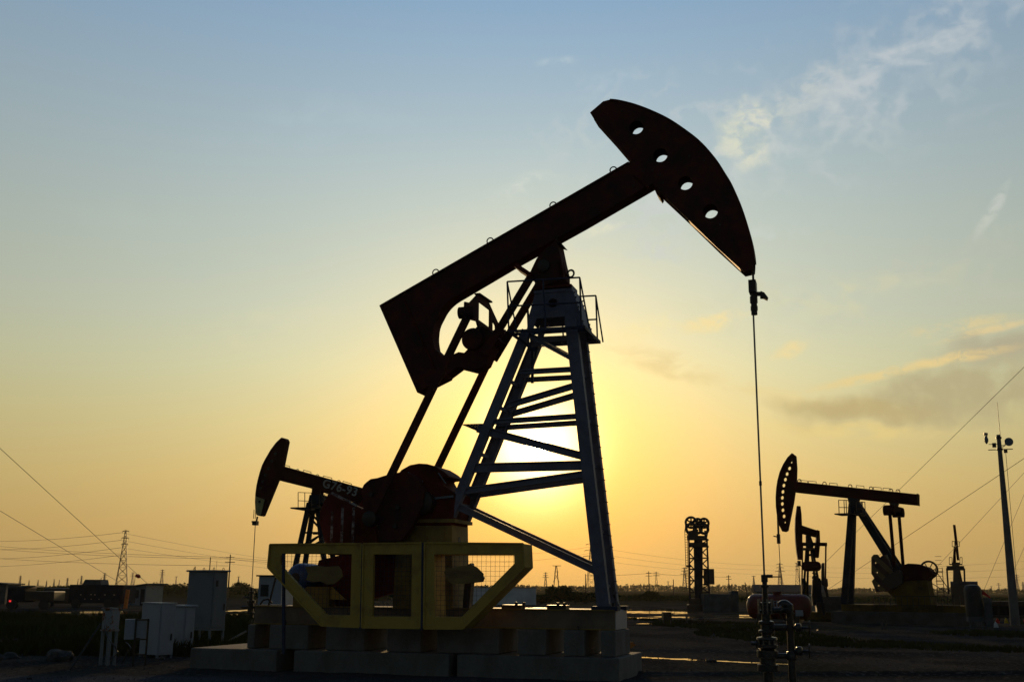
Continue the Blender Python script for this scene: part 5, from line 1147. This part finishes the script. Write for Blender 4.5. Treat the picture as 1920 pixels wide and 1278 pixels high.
# power lines
for (pa, Da, pb, Db, sg, k) in (((-60,1018),300,(428,1044),190,2.2,0), ((-60,1024),300,(428,1047),190,2.2,0), ((-60,1042),300,(428,1060),190,2.0,0), ((428,1044),190,(700,1056),330,2,0), ((428,1047),190,(700,1060),330,2,0),
      ((-60,1012),500,(227,998),330,5,1), ((-60,1028),500,(227,1012),330,5,1), ((-60,1046),500,(227,1026),330,5,1), ((-60,1062),500,(227,1040),330,4,1), ((227,998),330,(640,1062),700,6,1), ((227,1012),330,(640,1070),700,6,1), ((227,1026),330,(640,1076),700,5,1),
      ((1109,1024),640,(1464,1060),900,10,2), ((1109,1036),640,(1464,1068),900,10,2), ((1109,1048),640,(1464,1076),900,9,2), ((1464,1060),900,(1940,1050),700,12,2), ((1464,1068),900,(1940,1064),700,12,2), ((1464,1076),900,(1940,1078),700,11,2), ((880,1040),700,(1109,1024),640,7,2), ((880,1054),700,(1109,1036),640,7,2), ((1217,1074),260,(1367,1081),250,.8,3), ((1098,1078),250,(1217,1074),260,.8,3)):
    labs = ('wire strung to the utility pole beside the tall cabinet', 'thin wire strung to the tallest left pylon', 'faint power line in the haze near the horizon', 'low wire between the centre utility poles')
    wire('power_line', at(*pa, Da), at(*pb, Db), .030 if k in (0, 3) else .05, labs[k], 'power line', 'power lines ' + ('at the utility pole', 'at the tallest pylon', 'over the horizon', 'between centre poles')[k], sag=sg*.25)
# ------------------------------------------------------------------ vegetation
def leafball(f, c, rx, rz, n, s, rnd):
    for _ in range(n):
        while True:
            q = Vector((rnd.uniform(-1, 1), rnd.uniform(-1, 1), rnd.uniform(-1, 1)))
            if q.length < 1: break
        q = q*(.75+.25*rnd.random()); p = Vector((c[0]+q.x*rx, c[1]+q.y*rx, c[2]+q.z*rz)); a = Vector((rnd.gauss(0, 1), rnd.gauss(0, 1), rnd.gauss(0, 1))).normalized(); b = a.orthogonal().normalized(); k = s*rnd.uniform(.6, 1.4)
        f.add([p-a*k, p+b*k*.6, p+a*k, p-b*k*.6], [(0, 1, 2, 3)])
rnd = random.Random(3)
f = MB()                                   # far tree belt, centre and right
x = 560
while x < 2000:
    D_ = rnd.uniform(900, 1150); c = gnd(x, D_); h = (4.2+2.6*noise.noise(Vector((x*.012, 0, 0)))+rnd.uniform(-.5, 1.1))*(1.15 if 1130 < x < 1420 else .85) + 1.2
    for k in range(3): leafball(f, (c.x+rnd.uniform(-1, 1), c.y, h*(.22+.26*k)), 2.0-.4*k, h*.22, 22, .55, rnd)
    x += rnd.uniform(1.0, 2.4)
f.build('far_trees', LEAF, None, kind='stuff', label='hazy belt of trees along the horizon')
f = MB(); x = -60                           # nearer dark scrub belt
while x < 2000:
    left = x < 470; D_ = rnd.uniform(230, 300) if left else rnd.uniform(170, 240)
    c = gnd(x, D_); h = (1.9+1.0*noise.noise(Vector((x*.02, 4, 0)))) if left else (.7+.5*noise.noise(Vector((x*.03, 2, 0))))
    if 290 < x < 360: h += 1.0
    leafball(f, (c.x, c.y, h*.4), 1.9, max(h*.5, .4), 60 if left else 40, .20, rnd); x += rnd.uniform(1.2, 3.0)
f.build('scrub', LEAF, None, kind='stuff', label='dark scrub belt across the flat field')
def shrub(px, y, w, h, lab, cat='bush'):
    D_ = dist(px, y) if y else 105; o = gnd(px, D_); rt = empty('bush', lab, cat, o); f = MB()
    for k in range(7): a = rnd.uniform(0, 6.28); leafball(f, (math.cos(a)*w*.26, math.sin(a)*w*.2, h*rnd.uniform(.35, .62)), w*.27, h*.36, 150, .10+.02*w, rnd)
    f.build('crown', LEAF, rt); g_ = MB()
    for k in range(5): a = k*1.25; g_.tube((0, 0, -.05), (math.cos(a)*w*.2, math.sin(a)*w*.2, h*.5), .03, .012, n=5)
    g_.build('trunk', BARK, rt)
shrub(1046, 1131, 3.6, 2.25, 'largest dark bush right of the white shed'); shrub(1014, 1131, 2.2, 1.2, 'low bush at the corner of the white shed'); shrub(1078, 1130, 2.4, 1.5, 'round bush between the A shaped mast and the pylon'); shrub(1106, 1130, 2.6, 1.4, 'bush at the foot of the tall centre pylon')
shrub(1215, 1126, 3.6, 1.7, 'wide low bush right of the pump tower foot'); shrub(1196, 1124, 1.8, 1.0, 'small bush touching the wide low bush'); shrub(455, 1112, 7, 3.4, 'tall dark tree like bush right of the tall cabinet'); shrub(1140, 1128, 2.0, 1.0, 'bush behind the foot of the pump tower')
# grass
f = MB()
def tuft(x, y, h, n):
    z0 = gh(x, y)
    for _ in range(n):
        a = rnd.uniform(0, 6.28); l = h*rnd.uniform(.5, 1.1); bx, by = x+rnd.gauss(0, .05), y+rnd.gauss(0, .05); w = .009+y*.00030; dx, dy = math.cos(a)*l*.45, math.sin(a)*l*.45
        f.add([(bx-w, by, z0-.01), (bx+w, by, z0-.01), (bx+dx*.5+w*.6, by+dy*.5, z0+l*.62), (bx+dx*.5-w*.6, by+dy*.5, z0+l*.62), (bx+dx, by+dy, z0+l)], [(0, 1, 2, 3), (3, 2, 4)])
for _ in range(30000):
    px = rnd.uniform(-60, 1980); D_ = math.exp(rnd.uniform(math.log(25), math.log(95))); c = gnd(px, D_); n_ = noise.noise(Vector((c.x*.16, c.y*.10, 1)))
    if px < 470:
        if D_ > 60 or D_ < 27 or n_ < -.25: continue
        tuft(c.x, D_, .30+.18*max(0, n_) + (.12 if D_ > 36 else 0), 4)
    elif px > 1170:
        if n_ < .22 or D_ < 26: continue
        tuft(c.x, D_, .10+.07*n_, 4)
    elif D_ > 55 and n_ > 0: tuft(c.x, D_, .2, 3)
f.build('grass', GRASS, None, kind='stuff', label='rough grass and weeds on the muddy ground')
f = MB()                                    # clods and gravel
for _ in range(9000):
    px = rnd.uniform(-60, 1980); D_ = math.exp(rnd.uniform(math.log(17.5), math.log(55))); c = gnd(px, D_); z0 = gh(c.x, D_)
    if z0 < -.03: continue
    s = rnd.uniform(.008, .022)*(1+D_*.02); vs = [(c.x+s*rnd.uniform(.6, 1.2)*math.cos(k*1.57+.5), D_+s*rnd.uniform(.6, 1.2)*math.sin(k*1.57+.5), z0-.01) for k in range(4)]
    f.add(vs+[(c.x+rnd.uniform(-.4, .4)*s, D_, z0+s*rnd.uniform(.4, .9))], [(0, 1, 4), (1, 2, 4), (2, 3, 4), (3, 0, 4)])
f.build('gravel', mat('gravel_stone', (.06, .061, .065), .95, spec=0), None, kind='stuff', label='loose clods and gravel on the ground')
# ------------------------------------------------------------------ evening haze
hz = bpy.data.materials.new('evening_haze'); hz.use_nodes = True; t = hz.node_tree; t.nodes.clear()
pv = t.nodes.new('ShaderNodeVolumePrincipled'); pv.inputs['Color'].default_value = (.95, .85, .68, 1); pv.inputs['Density'].default_value = .00007; pv.inputs['Anisotropy'].default_value = .3
mo_ = t.nodes.new('ShaderNodeOutputMaterial'); t.links.new(pv.outputs[0], mo_.inputs['Volume'])
MB().box((-2650, -2650, -1.3), (2650, 2650, 48)).build('haze', hz, None, kind='stuff', label='warm evening haze over the flat oil field')
